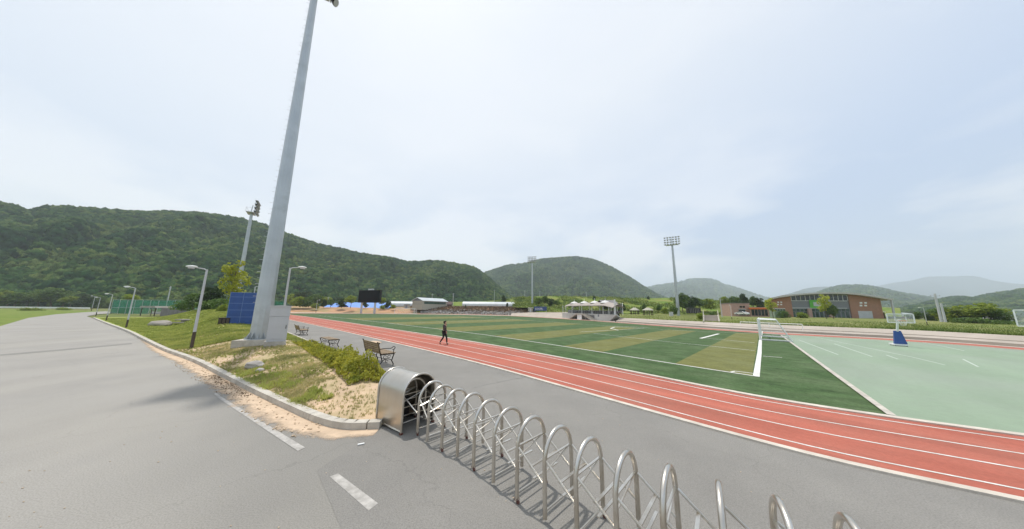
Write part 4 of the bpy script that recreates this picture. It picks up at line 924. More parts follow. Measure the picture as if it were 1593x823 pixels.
# cabinet beside the tower
cb0 = onmound(405, 541); cb1 = onmound(440, 537)
cD = 15.6; ca = atd(413, 532, cD); cbm = min((atd(445, 528, cD + q) for q in frange(0.2, 2.2, 80)), key=lambda v: abs((v.y-cD)/(v.x-ca.x) - .80))
cdir = Vector((cbm.x-ca.x, cbm.y-ca.y, 0)); cw_ = cdir.length; cdir.normalize(); cz = ca.z
cab = thing('electrical_cabinet', (ca.x, ca.y, cz), math.atan2(cdir.y, cdir.x), 'grey steel electrical cabinet on a concrete plinth at the foot of the nearest tower', 'cabinet')
chh = atd(418, 476, cD).z - cz
MB().bx(0, cw_, 0, .55, .10, chh*.70).build('lower_body', M['greyp'], cab)
MB().bx(-.012, cw_+.012, -.012, .562, chh*.705, chh-.03).build('upper_body', M['greyp'], cab)
rf = MB(); rf.extr([(-.06, chh-.03), (cw_+.06, chh-.03), (cw_+.06, chh+.01), (cw_/2, chh+.05), (-.06, chh+.01)], -.06, .61); rf.build('roof', M['greyp'], cab)
MB().bx(.02, cw_-.02, .01, .54, 0, .098).build('skirt', M['greyp'], cab)
MB().bx(-.06, cw_+.02, -.04, .6, -.55, -.002).build('plinth', M['kerb'], cab)
MB().bx(.04, cw_-.04, -.010, .0, .14, chh*.66).build('door', M['greyp'], cab)
for z in (.4, .9): MB().bx(-.03, -.002, .2, .34, z, z+.12).build('hinge', M['galv'], cab)
MB().bx(cw_-.10, cw_-.07, -.03, -.012, chh*.35, chh*.45).build('handle', M['black'], cab)

# ---- blue panelled unit
bb = onmound(352, 504); bD = bb.y; b0 = atd(350.5, 504, bD); b1 = atd(392.5, 503, bD + 0.6); bz = bb.z
b0.z = b1.z = 0; bd = (b1-b0); bw = bd.length; bd.normalize(); bh = atd(360, 455, bD).z - bz
bu = thing('panelled_unit', (b0.x, b0.y, bz), math.atan2(bd.y, bd.x), 'big dark blue unit faced with ten panels behind the nearest floodlight tower', 'storage unit')
MB().bx(.02, bw-.02, .02, 1.0, 0, bh).build('body', M['blue'], bu)
cuts = [0, .22, .44, .655, .86, 1.0]
for i in range(5):
    for j in range(2):
        x0, x1 = (0, bw*.5) if j == 0 else (bw*.5, bw)
        MB().bx(x0+.03, x1-.03, -.012, .016, bh*cuts[i]+.025, bh*cuts[i+1]-.025).build('panel', M['blue'], bu)
fr = MB()
for x in (0.0, bw/2, bw): fr.bx(x-.02, x+.02, -.002, .018, 0, bh)
for c_ in cuts: fr.bx(0, bw, -.004, .014, max(0, bh*c_-.02), bh*c_+.02)
fr.build('frame', M['bluel'], bu)
kq = onmound(345, 505); kb_ = MB(); kx = thing('dark_crate', (kq.x, kq.y+.1, kq.z), math.atan2(bd.y, bd.x), 'dark brown crate at the left foot of the blue panelled unit', 'crate')
MB().bx(-.45, .45, 0, .6, 0, .05).build('base', M['darkpost'], kx); MB().bx(-.42, .42, .03, .57, .05, .58).build('body', M['black'], kx); MB().bx(-.45, .45, 0, .6, .58, .63).build('lid', M['darkpost'], kx)
for x in (-.3, 0, .3): MB().bx(x-.11, x+.11, .012, .029, .08, .55).build('slat', M['darkpost'], kx)

# ---- street lamps
def lamp_proto():
    t = thing('street_lamp', (0, 0, -60), 0, 'x', 'street lamp')
    H = 5.0
    MB().tube([(0, 0, -.05), (0, 0, 1.0)], [.085, .08], 12).build('foot', M['darkpost'], t, smooth=True)
    MB().tube([(0, 0, 1.0), (0, 0, H)], [.074, .052], 12).build('pole', M['greyp'], t, smooth=True)
    MB().tube([(0, 0, H-.06), (.12, 0, H+.02), (.50, 0, H+.08)], [.036, .032, .026], 8).build('arm', M['greyp'], t, smooth=True)
    hd = MB(); hd.tube([(.42, 0, H+.08), (.50, 0, H+.11), (.66, 0, H+.13), (.82, 0, H+.11), (.92, 0, H+.08)], [.04, .09, .12, .095, .03], 12); hd.v = [(v[0], v[1], (v[2]-H-.11)*.62+H+.12) for v in hd.v]
    hd.build('lamp_head', M['white'], t, smooth=True)
    MB().tube([(.54, 0, H+.045), (.82, 0, H+.04)], [.07, .055], 10).build('glass', M['greyp'], t, smooth=True)
    return t
LP = lamp_proto(); lused = []
def lamp(base, top_px, rz, label, group='street lamps along the road'):
    o = LP if not lused else copy_tree(LP); lused.append(1)
    # height from the picture
    best = min((abs(proj((base.x, base.y, base.z+h))[1]-top_px), h) for h in frange(2, 9, 200)); k = best[1]/5.0
    o.location = base; o.rotation_euler = (0, 0, rz); o.scale = (k, k, k); tag(o, label, 'street lamp', group); return o
roadside = math.atan2(-DT.y, -DT.x)
b = onmound(297.6, 541.6); lamp(b, 419.5, roadside, 'nearest street lamp leaning over the road with its brown foot on the mound')
b = onmound(196, 510); lamp(b, 448, roadside, 'second street lamp along the kerb, in front of the green netting')
b = onmound(165, 499); lamp(b, 458, roadside, 'third street lamp along the kerb, at the left end of the green netting')
b = onmound(149, 491.5); lamp(b, 463, roadside, 'fourth street lamp, where the road bends')
b = at(142, 483.5); lamp(b, 461, roadside, 'farthest street lamp beyond the road bend')
b = at(434.5, 531, .12); lamp(b, 417, roadside + math.pi, 'street lamp behind the grey cabinet with its arm over the walkway', 'street lamps along the walkway')
b = at(388, 500, .3); lamp(b, 446, roadside + math.pi, 'street lamp half hidden between the blue unit and the nearest tower', 'street lamps along the walkway')
b = atd(491.5, 485, 118); b.z = .1; lamp(b, 467, 0.2, 'thin distant lamp at the far bend left of the blue roofs', 'distant lamp posts')
b = atd(966.5, 489, 80); b.z = 1.0; lamp(b, 472, 1.2, 'lamp post at the right end of the stand', 'distant lamp posts')
b = atd(1139, 499, 60); b.z = .9; lamp(b, 475, 1.3, 'lamp post right of the concrete stairs', 'distant lamp posts')
b = atd(1444.5, 513, 44); b.z = .9; lamp(b, 479, 2.4, 'lamp post on the right bank with a dark foot', 'distant lamp posts')
# ---- utility poles
def upole(x, yt, D, z0, label, r=.14, arms=1):
    b = atd(x, 485, D); b.z = z0; H = min((abs(proj((b.x, b.y, z0+h))[1]-yt), h) for h in frange(2, 16, 200))[1]
    t = thing('utility_pole', b, random.uniform(-.4, .4), label, 'utility pole', 'utility poles round the ground')
    MB().tube([(0, 0, -.5), (0, 0, H)], [r*1.2, r*.8], 8).build('pole', M['greyp'], t, smooth=True)
    for k in range(arms):
        MB().bar((-.8, 0, H-.5-k*.6), (.8, 0, H-.5-k*.6), .09).build('cross_arm', M['galv'], t)
        for xx in (-.7, 0, .7): MB().tube([(xx, 0, H-.46-k*.6), (xx, 0, H-.28-k*.6)], .05, 6).build('insulator', M['greyp'], t, smooth=True)
    return t
upole(257, 445, 95, 0, 'utility pole with cross arms above the green netting', .16, 2)
upole(704, 456, 150, 3.0, 'utility pole left of the long greenhouse'); upole(768.5, 451, 190, 3.4, 'utility pole behind the middle of the long greenhouse')
upole(816.5, 452, 190, 3.4, 'utility pole just left of the distant tower'); upole(840, 453, 175, 3, 'utility pole behind the trees right of the distant tower'); upole(913, 453.5, 180, 7, 'utility pole above the stand canopy', .14, 2)
upole(1122.5, 464, 80, 1.0, 'slim utility pole by the concrete stairs', .10); upole(1461, 457, 58, .9, 'taller of the paired grey poles on the right bank', .19, 2); upole(1467, 472, 57, .9, 'shorter of the paired grey poles on the right bank', .17, 1)
upole(671, 457, 180, 3, 'utility pole behind the barn', .12); upole(508, 462, 150, 2, 'pole among the trees left of the blue roofs', .1)

# ---- park benches
def bench(back=True):
    t = thing('park_bench' if back else 'backless_bench', (0, 0, -60), 0, 'x', 'bench')
    Lb = 1.5; sd = .42
    for x in (-Lb/2+.05, Lb/2-.05):
        f = MB(); w = .035
        def pl(p, r=.018): f.tube([(x, q[0], q[1]) for q in p], r, 6)
        pl([(0.22, 0), (0.24, .05), (.17, .18), (.20, .30), (.24, .42)]); pl([(-.22, 0), (-.26, .05), (-.15, .18), (-.19, .32), (-.22, .42)])
        pl([(-.24, .42), (.25, .42)], .02); pl([(-.17, .2), (0, .27), (.18, .2)], .013)
        for cy, cz, r in ((-.07, .33, .05), (.07, .33, .05), (0, .18, .045)):
            pl([(cy + r*math.cos(a), cz + r*math.sin(a)) for a in frange(0, 5.6, 9)], .010)
        if back:
            pl([(-.22, .42), (-.27, .60), (-.33, .84), (-.37, .87)], .02); pl([(-.29, .62), (-.10, .63), (.12, .62), (.20, .68), (.26, .65), (.24, .58), (.17, .57)], .014); pl([(.2, .43), (.22, .58)], .012)
        f.build('iron_end', M['black'], t, smooth=True)
    for k in range(6 if back else 5):
        y = -.20 + k*.083; MB().bx(-Lb/2, Lb/2, y, y+.062, .44, .465).build('seat_slat', M['wood'], t)
    if back:
        R = Matrix.Rotation(math.radians(-16), 3, 'X')
        for k in range(5):
            z = .52 + k*.072; y = -.245 - (z-.5)*.26; MB().box((0, y, z), (Lb, .022, .058), Matrix.Rotation(math.radians(14), 3, 'X')).build('back_slat', M['wood'], t)
    MB().tube([(-Lb/2+.05, 0, .22), (Lb/2-.05, 0, .22)], .010, 6).build('stretcher', M['black'], t)
    return t
B1 = bench(True); B2 = bench(False)
def bench_at(o, pa, pb, label, grp, kx=1.0):
    """pa, pb: ground pixels of the back feet, left and right end"""
    A, B = at(*pa), at(*pb); d = (B-A); L = min(d.length, 1.95); d.normalize(); B = A + d*L; n = Vector((-d.y, d.x, 0))
    if n.dot(DT) < 0: n = -n
    sc = L/1.4; c = (A+B)/2 + n*.24*sc; ang = math.atan2(-n.x, n.y)
    o.location = (c.x, c.y, 0.004); o.rotation_euler = (0, 0, ang); o.scale = (sc, sc, sc*kx); tag(o, label, 'bench', grp)
bench_at(B1, (566.5, 562.5), (590, 572), 'nearest slatted park bench with black iron ends, between hedge and walkway', 'benches along the walkway', .95)
bn = copy_tree(B1); bench_at(bn, (459, 520), (470.5, 524.5), 'farthest park bench, seen beside the grey cabinet', 'benches along the walkway', .8)
bench_at(B2, (496, 538.5), (521, 547.5), 'backless bench between the two slatted park benches', 'benches along the walkway', .95)

# ---- person on the track
def skinned(name, m, parent, verts, edges, radii, root=0, sub=2):
    me = bpy.data.meshes.new(name); me.from_pydata(verts, edges, []); me.materials.append(m); o = bpy.data.objects.new(name, me); C.objects.link(o); o.parent = parent
    o.modifiers.new('skin', 'SKIN'); 
    if not me.skin_vertices: 
        bm = bmesh.new(); bm.from_mesh(me); bm.verts.layers.skin.verify(); bm.to_mesh(me); bm.free()
    for i, sv_ in enumerate(me.skin_vertices[0].data): sv_.radius = (radii[i], radii[i]) if not isinstance(radii[i], tuple) else radii[i]; sv_.use_root = (i == root)
    md = o.modifiers.new('sub', 'SUBSURF'); md.levels = md.render_levels = sub
    for p in me.polygons: p.use_smooth = True
    o.modifiers['skin'].use_smooth_shade = True
    return o
pp = at(690.5, 535.5, 0.015)
ps = thing('person', pp, math.radians(-12), 'person in dark clothes striding to the right along the red running track', 'person')
# local: +x walking direction, z up
J = dict(pel=(0, 0, .93), sp=(.01, 0, 1.12), ch=(.02, 0, 1.33), nk=(.03, 0, 1.49), hd=(.05, 0, 1.60), top=(.05, 0, 1.70),
 hl=(0, .09, .90), kl=(.16, .09, .50), al=(.20, .09, .10), tl=(.34, .09, .03), hr=(0, -.09, .90), kr=(-.04, -.09, .50), ar=(-.30, -.09, .14), tr=(-.20, -.09, .03),
 sl=(.02, .18, 1.42), el=(-.12, .24, 1.16), wl=(-.06, .24, .93), sr=(.02, -.18, 1.42), er=(.06, -.24, 1.16), wr=(.26, -.23, 1.00))
names = list(J); idx = {k: i for i, k in enumerate(names)}
E_ = [('pel', 'sp'), ('sp', 'ch'), ('ch', 'nk'), ('nk', 'hd'), ('hd', 'top'), ('pel', 'hl'), ('hl', 'kl'), ('kl', 'al'), ('al', 'tl'), ('pel', 'hr'), ('hr', 'kr'), ('kr', 'ar'), ('ar', 'tr'), ('ch', 'sl'), ('sl', 'el'), ('el', 'wl'), ('ch', 'sr'), ('sr', 'er'), ('er', 'wr')]
rad = dict(pel=(.12, .15), sp=(.10, .13), ch=(.11, .15), nk=.055, hd=.095, top=.07, hl=.09, kl=.058, al=.038, tl=.035, hr=.09, kr=.058, ar=.038, tr=.035, sl=.06, el=.042, wl=.028, sr=.06, er=.042, wr=.028)
vs = [J[k] for k in names]; rr_ = [rad[k] for k in names]; ed = [(idx[a], idx[b]) for a, b in E_]
def fingers(w, dirx, vs, ed, rr_, wi):
    palm = (w[0]+.02*dirx, w[1], w[2]-.07); vs.append(palm); rr_.append((.02, .036)); pi_ = len(vs)-1; ed.append((wi, pi_))
    for k, (o1, L1) in enumerate(((-.027, .07), (-.009, .08), (.009, .076), (.026, .06))):
        a = (palm[0]+o1, palm[1], palm[2]-.035); b = (palm[0]+o1+.012*dirx, palm[1]-.006, palm[2]-.035-L1*.5); c = (b[0]+.018*dirx, b[1]-.012, b[2]-L1*.4)
        n0 = len(vs); vs.extend([a, b, c]); rr_.extend([.009, .008, .007]); ed.extend([(pi_, n0), (n0, n0+1), (n0+1, n0+2)])
    n0 = len(vs); vs.extend([(palm[0]+.045*dirx, palm[1]-.01, palm[2]-.01), (palm[0]+.055*dirx, palm[1]-.015, palm[2]-.05)]); rr_.extend([.010, .008]); ed.extend([(pi_, n0), (n0, n0+1)])
fingers(J['wl'], 1, vs, ed, rr_, idx['wl']); fingers(J['wr'], 1, vs, ed, rr_, idx['wr'])
nf = len(vs); vs.extend([(.135, 0, 1.605)]); rr_.append(.018); ed.append((idx['hd'], nf))   # nose
skinned('body', M['skin'], ps, vs, ed, rr_, 0)
def part_(name, m, keys, es, grow):
    ks = keys; ii = {k: i for i, k in enumerate(ks)}
    rd = [tuple(v+grow for v in rad[k]) if isinstance(rad[k], tuple) else rad[k]+grow for k in ks]
    return skinned(name, m, ps, [J[k] for k in ks], [(ii[a], ii[b]) for a, b in es], rd, 0)
part_('trousers', M['trous'], ['pel', 'hl', 'kl', 'al', 'hr', 'kr', 'ar'], [('pel', 'hl'), ('hl', 'kl'), ('kl', 'al'), ('pel', 'hr'), ('hr', 'kr'), ('kr', 'ar')], .014)
part_('jacket', M['cloth'], ['pel', 'sp', 'ch', 'sl', 'el', 'wl', 'sr', 'er', 'wr'], [('pel', 'sp'), ('sp', 'ch'), ('ch', 'sl'), ('sl', 'el'), ('el', 'wl'), ('ch', 'sr'), ('sr', 'er'), ('er', 'wr')], .022)
for s_, a_ in (('tl', 'al'), ('tr', 'ar')):
    skinned('shoe', M['black'], ps, [(J[a_][0]-.03, J[a_][1], J[a_][2]-.05), J[s_]], [(0, 1)], [.045, .042])
skinned('hair', M['black'], ps, [(.02, 0, 1.66), (.0, 0, 1.72), (-.02, 0, 1.60)], [(0, 1), (0, 2)], [.10, .085, .07])

# ---- goals
def goal(p0, p1, h, depth, label, tilt=0):
    """p0,p1: post feet"""
    d = (p1-p0); w = d.length; d.normalize(); t = thing('football_goal', p0, math.atan2(d.y, d.x), label, 'goal', 'football goals')
    r = .075
    for x in (0, w): MB().tube([(x, 0, 0), (x, 0, h)], r, 10).build('post', M['white'], t, smooth=True)
    MB().tube([(-r*.9, 0, h), (w+r*.9, 0, h)], r, 10).build('crossbar', M['white'], t, smooth=True)
    for x in (0, w):
        MB().tube([(x, 0, h), (x, -depth*.6, h*.99), (x, -depth, .04)], r*.6, 8).build('side_frame', M['white'], t, smooth=True)
        MB().tube([(x, 0, .05), (x, -depth, .05)], r*.6, 8).build('ground_bar', M['white'], t, smooth=True)
    MB().tube([(0, -depth, .05), (w, -depth, .05)], r*.6, 8).build('rear_bar', M['white'], t, smooth=True)
    net = MB(); nx = int(w/.28)
    for k in range(nx+1):
        x = w*k/nx; net.tube([(x, -.02, h-.02), (x, -depth*.6, h*.97), (x, -depth*.98, .08)], .011, 3, cap=False)
    for k in range(9):
        q = k/8; y = -depth*.6*min(1, q*2) - depth*.38*max(0, q*2-1); z = h*.97 - (h*.9)*max(0, q*2-1); net.tube([(0, y, z), (w, y, z)], .011, 3, cap=False)
    for x in (0, w):
        for k in range(8):
            z = h*(k+.5)/8; yl = depth*.6 + depth*.4*(1-z/h); net.tube([(x, 0, z), (x, -yl, z)], .011, 3, cap=False)
    net.build('net', M['net'], t); return t
G0 = at(1183, 529, .015); G1 = G0 + (at(1185.5, 518, .015)-G0).normalized()*5.6
goal(G0, G1, 2.0, 2.2, 'white football goal at the near end of the pitch, seen from the side')
f0 = at(613.5, 487.2); f1 = at(644, 487.2); f1 = f0 + (f1-f0).normalized()*7.32; f0 = Vector((f0.x, 116, 0)) if 0 else f0
fD = 117; f0 = atd(613.5, 487.4, fD); f0.z = 0; f1 = atd(644, 487.6, fD-3); f1.z = 0
goal(f1, f0, 2.3, 2.0, 'far white football goal in front of the barn')
# low white barrier rail at the far track
r0 = at(1153, 512.3); r1 = at(1250, 518.2); dr_ = (r1-r0); wl_ = dr_.length; dr_.normalize()
rl = thing('barrier_rail', r0, math.atan2(dr_.y, dr_.x), 'low white rail on thin posts behind the near football goal', 'rail')
MB().tube([(0, 0, 1.15), (wl_, 0, 1.15)], .045, 8).build('top_rail', M['white'], rl, smooth=True)
for x in (0, wl_*.5, wl_): MB().tube([(x, 0, 0), (x, 0, 1.15)], .04, 8).build('post', M['white'], rl, smooth=True)

# ---- basketball hoops
def bball(base, face, H, bw_, bh_, label, reach=1.0):
    t = thing('basketball_hoop', base, math.atan2(face.y, face.x), label, 'basketball hoop', 'basketball hoops')
    bs_ = MB(); bs_.bx(-.85, .24, -.36, .36, .06, .18); bs_.build('base', M['white'], t)
    for x in (-.7, .1):
        for y in (-.30, .30): MB().tube([(x, y-.03, .06), (x, y+.03, .06)], .06, 10).build('wheel', M['black'], t)
    pd = MB(); z0, z1 = .19, 1.28
    pd.add([(-.05, -.33, z0), (.22, -.33, z0), (.22, .33, z0), (-.05, .33, z0), (-.12, -.18, z1), (.05, -.18, z1), (.05, .18, z1), (-.12, .18, z1)], [(0,1,2,3), (4,7,6,5), (0,4,5,1), (1,5,6,2), (2,6,7,3), (3,7,4,0)]); pd.build('padding', M['pad'], t)
    MB().bar((-.15, 0, .9), (.45, 0, H-.25), .11).build('post', M['white'], t); MB().bar((-.75, 0, .2), (-.1, 0, 1.4), .06).build('brace', M['white'], t)
    MB().bar((.45, 0, H-.25), (reach, 0, H-.2), .09).build('arm', M['white'], t)
    bd_ = MB(); z = H-.45
    for y in (-bw_/2, bw_/2): bd_.bx(reach, reach+.04, y-.03, y+.03, z, z+bh_)
    for zz in (z, z+bh_): bd_.bx(reach+.001, reach+.041, -bw_/2, bw_/2, zz-.03, zz+.03)
    bd_.bx(reach, reach+.02, -.30, .30, z+.12, z+.16); bd_.bx(reach, reach+.02, -.30, -.26, z+.12, z+.5); bd_.bx(reach, reach+.02, .26, .30, z+.12, z+.5); bd_.build('backboard_frame', M['white'], t)
    pn = MB(); pn.bx(reach+.012, reach+.022, -bw_/2, bw_/2, z, z+bh_); pm = mat('clear_board', (.6, .65, .68), .1, alpha=.22); pn.build('backboard', pm, t)
    rg = MB(); rg.tube([(reach+.28 + .23*math.cos(a), .23*math.sin(a), z+.16) for a in frange(0, 6.283, 17)], .012, 6); rg.build('rim', M['orange'], t, smooth=True)
    nt_ = MB()
    for a in frange(0, 6.283, 11)[:-1]: nt_.tube([(reach+.28+.22*math.cos(a), .22*math.sin(a), z+.15), (reach+.28+.12*math.cos(a+.4), .12*math.sin(a+.4), z-.25)], .006, 4)
    nt_.build('net', M['net'], t); return t
bq = at(1401, 538.5)
fc = (Vector((0.3, -1, 0))).normalized()
def hoop_face(): return fc
bball(bq, Vector((-.62, -.78, 0)), 2.45, 1.35, .72, 'basketball hoop on a blue padded base at the far side of the green court')
bf = Vector((-.94, -.34, 0)).normalized(); bq2 = atd(1628, 500, 18.0) - bf*2.4; bq2.z = 0; bball(bq2, bf, 2.45, 1.9, 1.1, 'white basketball hoop cut off by the right edge', 2.4)

# ---- scoreboard
a0, a1 = atd(556.5, 471, 118), atd(590.5, 471.5, 114); a0.z = a1.z = 0
sd_ = (a1-a0); sw = sd_.length; sd_.normalize()
sbd = thing('scoreboard', (a0.x, a0.y, 0), math.atan2(sd_.y, sd_.x), 'large black scoreboard on two pale legs behind the far bend', 'scoreboard')
zt = atd(560, 451.5, 118).z; zb = atd(560, 470.8, 118).z
MB().bx(0, sw, 0, .8, zb, zt).build('cabinet', M['black'], sbd); MB().bx(.25, sw-.25, -.05, -.005, zb+.25, zt-.25).build('display', M['screen'], sbd)
for q in (.16, .77): MB().bx(sw*q-.32, sw*q+.32, .15, .75, 0, zb-.01).build('leg', M['greyp'], sbd)
MB().bx(sw*.42, sw*.66, .1, .5, zt+.01, zt+.55).build('speaker_row', M['greyp'], sbd)

# ---- generic gabled / arched buildings from a facade line
def facade(p0, p1):
    p0 = Vector((p0.x, p0.y, p0.z)); p1 = Vector((p1.x, p1.y, p0.z)); d = p1-p0; w = d.length; return p0, d.normalized(), w
def gabled(x0, x1, ybase, yeave, yridge, D0, D1, depth, wallm, roofm, name, label, cat, zb=None, group=None, end=False):
    p0 = atd(x0, ybase, D0); p1 = atd(x1, ybase, D1)
    if zb is not None: p0.z = zb
    o, d, w = facade(p0, p1); he = atd(x0, yeave, D0).z - p0.z; hr = atd(x0, yridge, D0).z - p0.z
    t = thing(name, o, math.atan2(d.y, d.x), label, cat, group)
    MB().bx(0, w, 0, depth, -.6, he).build('wall', wallm, t)
    r = MB(); r.add([(-.3, -.4, he-.05), (w+.3, -.4, he-.05), (w+.3, depth/2, hr), (-.3, depth/2, hr), (-.3, depth+.4, he-.05), (w+.3, depth+.4, he-.05), (-.3, -.4, he+.08), (w+.3, -.4, he+.08), (w+.3, depth/2, hr+.13), (-.3, depth/2, hr+.13), (-.3, depth+.4, he+.08), (w+.3, depth+.4, he+.08)],
      [(0,3,2,1), (3,4,5,2), (6,7,8,9), (9,8,11,10), (0,1,7,6), (4,10,11,5), (0,6,9,3), (3,9,10,4), (1,2,8,7), (2,5,11,8)])
    r.build('roof', roofm, t)
    n = max(3, int(w/1.2)); rb_ = MB()
    for k in range(n+1):
        x = w*k/n; rb_.bar((x, -.42, he+.10), (x, depth/2, hr+.15), .05, .05)
    rb_.build('roof_rib', roofm, t, kind='stuff')
    for k in range(max(2, int(w/5))):
        x = w*(k+.5)/max(2, int(w/5)); MB().bx(x-.7, x+.7, -.03, -.003, he*.3, he*.85).build('window', M['glass'], t)
    return t
gabled(521, 592, 480.0, 478.7, 470.2, 150, 150, 15, M['beige'], M['roofblue'], 'long_shed', 'long shed with a bright blue roof seen behind the scoreboard legs', 'shed', zb=1.6)
gabled(504, 522, 480, 478.5, 471.5, 141, 141, 12, M['slate'], M['roofblue'], 'small_shed', 'short blue roofed shed at the left of the long blue roof', 'shed', zb=1.6)
gabled(588, 603, 480.5, 479.5, 474.8, 137, 137, 9, M['slate'], M['roofblue'], 'small_shed', 'low blue roofed shed at the right of the long blue roof', 'shed', zb=1.6)
def tunnel(x0, x1, yb, yt, D0, D1, depth, label, z=None, lm='film'):
    p0 = atd(x0, yb, D0); p1 = atd(x1, yb, D1)
    if z is not None: p0.z = z
    o, d, w = facade(p0, p1); h = atd(x0, yt, D0).z - p0.z
    t = thing('tunnel_greenhouse', o, math.atan2(d.y, d.x), label, 'greenhouse', 'tunnel greenhouses beyond the pitch')
    rows = []
    prof = [(-math.cos(a)*depth/2 + depth/2, math.sin(a)**.8*h if math.sin(a) > 0 else 0) for a in frange(0, math.pi, 15)]
    mb = MB(); mb.grid([[(0, p[0], p[1]) for p in prof], [(w, p[0], p[1]) for p in prof]]); mb.add([(0, p[0], p[1]) for p in prof], [tuple(range(15))]); mb.add([(w, p[0], p[1]) for p in prof], [tuple(range(15))])
    mb.build('film_cover', M[lm], t, smooth=True)
    n = max(4, int(w/3)); 
    for k in range(n+1): MB().tube([(w*k/n, p[0], p[1]+.01) for p in prof], .04, 4).build('hoop_rib', M['galv'], t)
    MB().bx(0, w, -.05, depth+.05, -.5, .12).build('base_rail', M['beige'], t)
    MB().bx(-.05, -.005, depth*.4, depth*.6, 0, h*.7).build('door', M['greyp'], t)
    return t
tunnel(719, 826, 475.8, 468.8, 150, 150, 7, 'very long white tunnel greenhouse above the stone wall', 3.9)
tunnel(603, 641, 475.8, 468.2, 140, 142, 7, 'pale greenish curved roof greenhouse left of the barn', 3.3)
# barn
bp0 = atd(641, 478.5, 128); bp1 = atd(657, 478.5, 125); o, d, w = facade(bp0, bp1); he = atd(641, 468.0, 128).z - o.z; hr = atd(648, 463.6, 127).z - o.z; dep = 17
bn_ = thing('barn', o, math.atan2(d.y, d.x), 'beige barn with a light grey gabled roof behind the far goal', 'barn')
MB().bx(0, w, 0, dep, -1, he).build('wall', M['beige'], bn_)
gm = MB(); gm.extr([(0, he), (w, he), (w*.5, hr)], .02, dep-.02); gm.build('gable', M['panel'], bn_)
rf = MB(); 
for (xa, za), (xb, zb_) in (((-.4, he-.1), (w/2, hr+.1)), ((w/2, hr+.1), (w+.4, he-.1))):
    rf.add([(xa, -.5, za), (xb, -.5, zb_), (xb, dep+.5, zb_), (xa, dep+.5, za), (xa, -.5, za+.2), (xb, -.5, zb_+.2), (xb, dep+.5, zb_+.2), (xa, dep+.5, za+.2)], [(0,1,2,3), (4,7,6,5), (0,4,5,1), (2,6,7,3), (0,3,7,4), (1,5,6,2)])
rf.build('roof', M['film'], bn_)
MB().bx(w*.05, w*.95, -.05, -.005, he*.52, he*.56).build('beam', M['panel'], bn_); MB().bx(w+.005, w+.05, 1, dep-1, he*.55, he*.9).build('window', M['glassg'], bn_); MB().bx(w*.25, w*.75, -.04, -.003, -.2, he*.45).build('door', M['beige'], bn_)
hb = atd(632, 479, 122); hut = thing('hut', (hb.x, hb.y, 2.2), .2, 'tiny beige hut left of the barn', 'hut'); MB().bx(-1.1, 1.1, 0, 2, 0, 1.9).build('wall', M['beige'], hut); MB().bx(-1.3, 1.3, -.2, 2.2, 1.905, 2.0).build('roof', M['panel'], hut); MB().bx(-.4, .4, -.05, -.004, 0, 1.6).build('door', M['panel'], hut)
# dark rusty lean-to
gabled(669, 702, 478, 473.5, 468.8, 150, 152, 9, M['redroof'], M['redroof'], 'rusty_shed', 'dark rusty low shed between the barn and the utility pole', 'shed', zb=3.4)
# white container kiosk left of the distant tower
kp_ = atd(821.5, 484, 118); k2 = thing('container', (kp_.x, kp_.y, 1.3), 0.0, 'small pale container at the right end of the long greenhouse', 'container')
MB().bx(0, 2.0, 0, 2, 0, 2.0).build('body', M['beige'], k2); MB().bx(-.05, 2.05, -.05, 2.05, 2.005, 2.1).build('roof', M['white'], k2); MB().bx(.7, 1.3, -.04, -.004, .05, 1.7).build('door', M['greyp'], k2)
# banner
q0 = atd(830.5, 483.2, 104); q1 = atd(850.5, 484, 104); w = (q1-q0).length; hbn = atd(831, 476.8, 104).z
zbn = q0.z
bnr = thing('banner', (q0.x, q0.y, 0), math.atan2((q1-q0).y, (q1-q0).x), 'dark blue banner with white lettering on posts beside the distant tower', 'banner')
MB().bx(0, w, 0, .12, zbn, hbn).build('panel', M['banner'], bnr)
for x in (.1, w-.1): MB().tube([(x, .2, .8), (x, .2, hbn)], .05, 6).build('post', M['galv'], bnr)
tx_ = bpy.data.curves.new('lettering', 'FONT'); tx_.body = '(LAGBL'; tx_.size = (hbn-zbn)*.62; tx_.extrude = .01; to = bpy.data.objects.new('lettering', tx_); C.objects.link(to); to.parent = bnr
to.location = (w*.10, -.02, zbn + (hbn-zbn)*.27); to.rotation_euler = (math.pi/2, 0, 0); tx_.materials.append(M['white']); to.scale = (.95, 1, 1)
bpy.context.view_layer.update(); lm_ = bpy.data.meshes.new_from_object(to); lo_ = bpy.data.objects.new('lettering', lm_); C.objects.link(lo_); lo_.parent = bnr; lo_.location = to.location; lo_.rotation_euler = to.rotation_euler; lo_.scale = to.scale; bpy.data.objects.remove(to)

# ---- stand with tensile canopy
s0 = at(875.6, 494.8); s1 = at(948.5, 499.6)
s0 = atd(875.6, 494.8, s0.y); d = (s1-s0); d.z = 0; w = d.length; d.normalize()
std = thing('grandstand', (s0.x, s0.y, 0), math.atan2(d.y, d.x), 'concrete stand with double stairs under a cream tensile canopy across the pitch', 'grandstand')
P0, P1 = Vector((s0.x, s0.y, 0)), Vector((s1.x, s1.y, 0))
def U(x, y): return onplane(P0, P1, x, y)
zp = U(900, 487.6)[1]
dp = 5.0
pl = MB(); pl.add([(-.3, 0, 0), (w, 0, 0), (U(958.5,489.6)[0], 0.0, zp), (-.3, 0, zp), (-.3, dp, 0), (w, dp, 0), (U(958.5,489.6)[0]-5, dp, zp), (-.3, dp, zp)], [(0,1,2,3), (4,7,6,5), (0,3,7,4), (1,5,6,2), (3,2,6,7), (0,4,5,1)]); pl.build('platform', M['stand'], std)
uL = U(890.3, 495)[0]; uR = U(929, 498)[0]; um0 = U(903, 489)[0]; um1 = U(912, 489)[0]
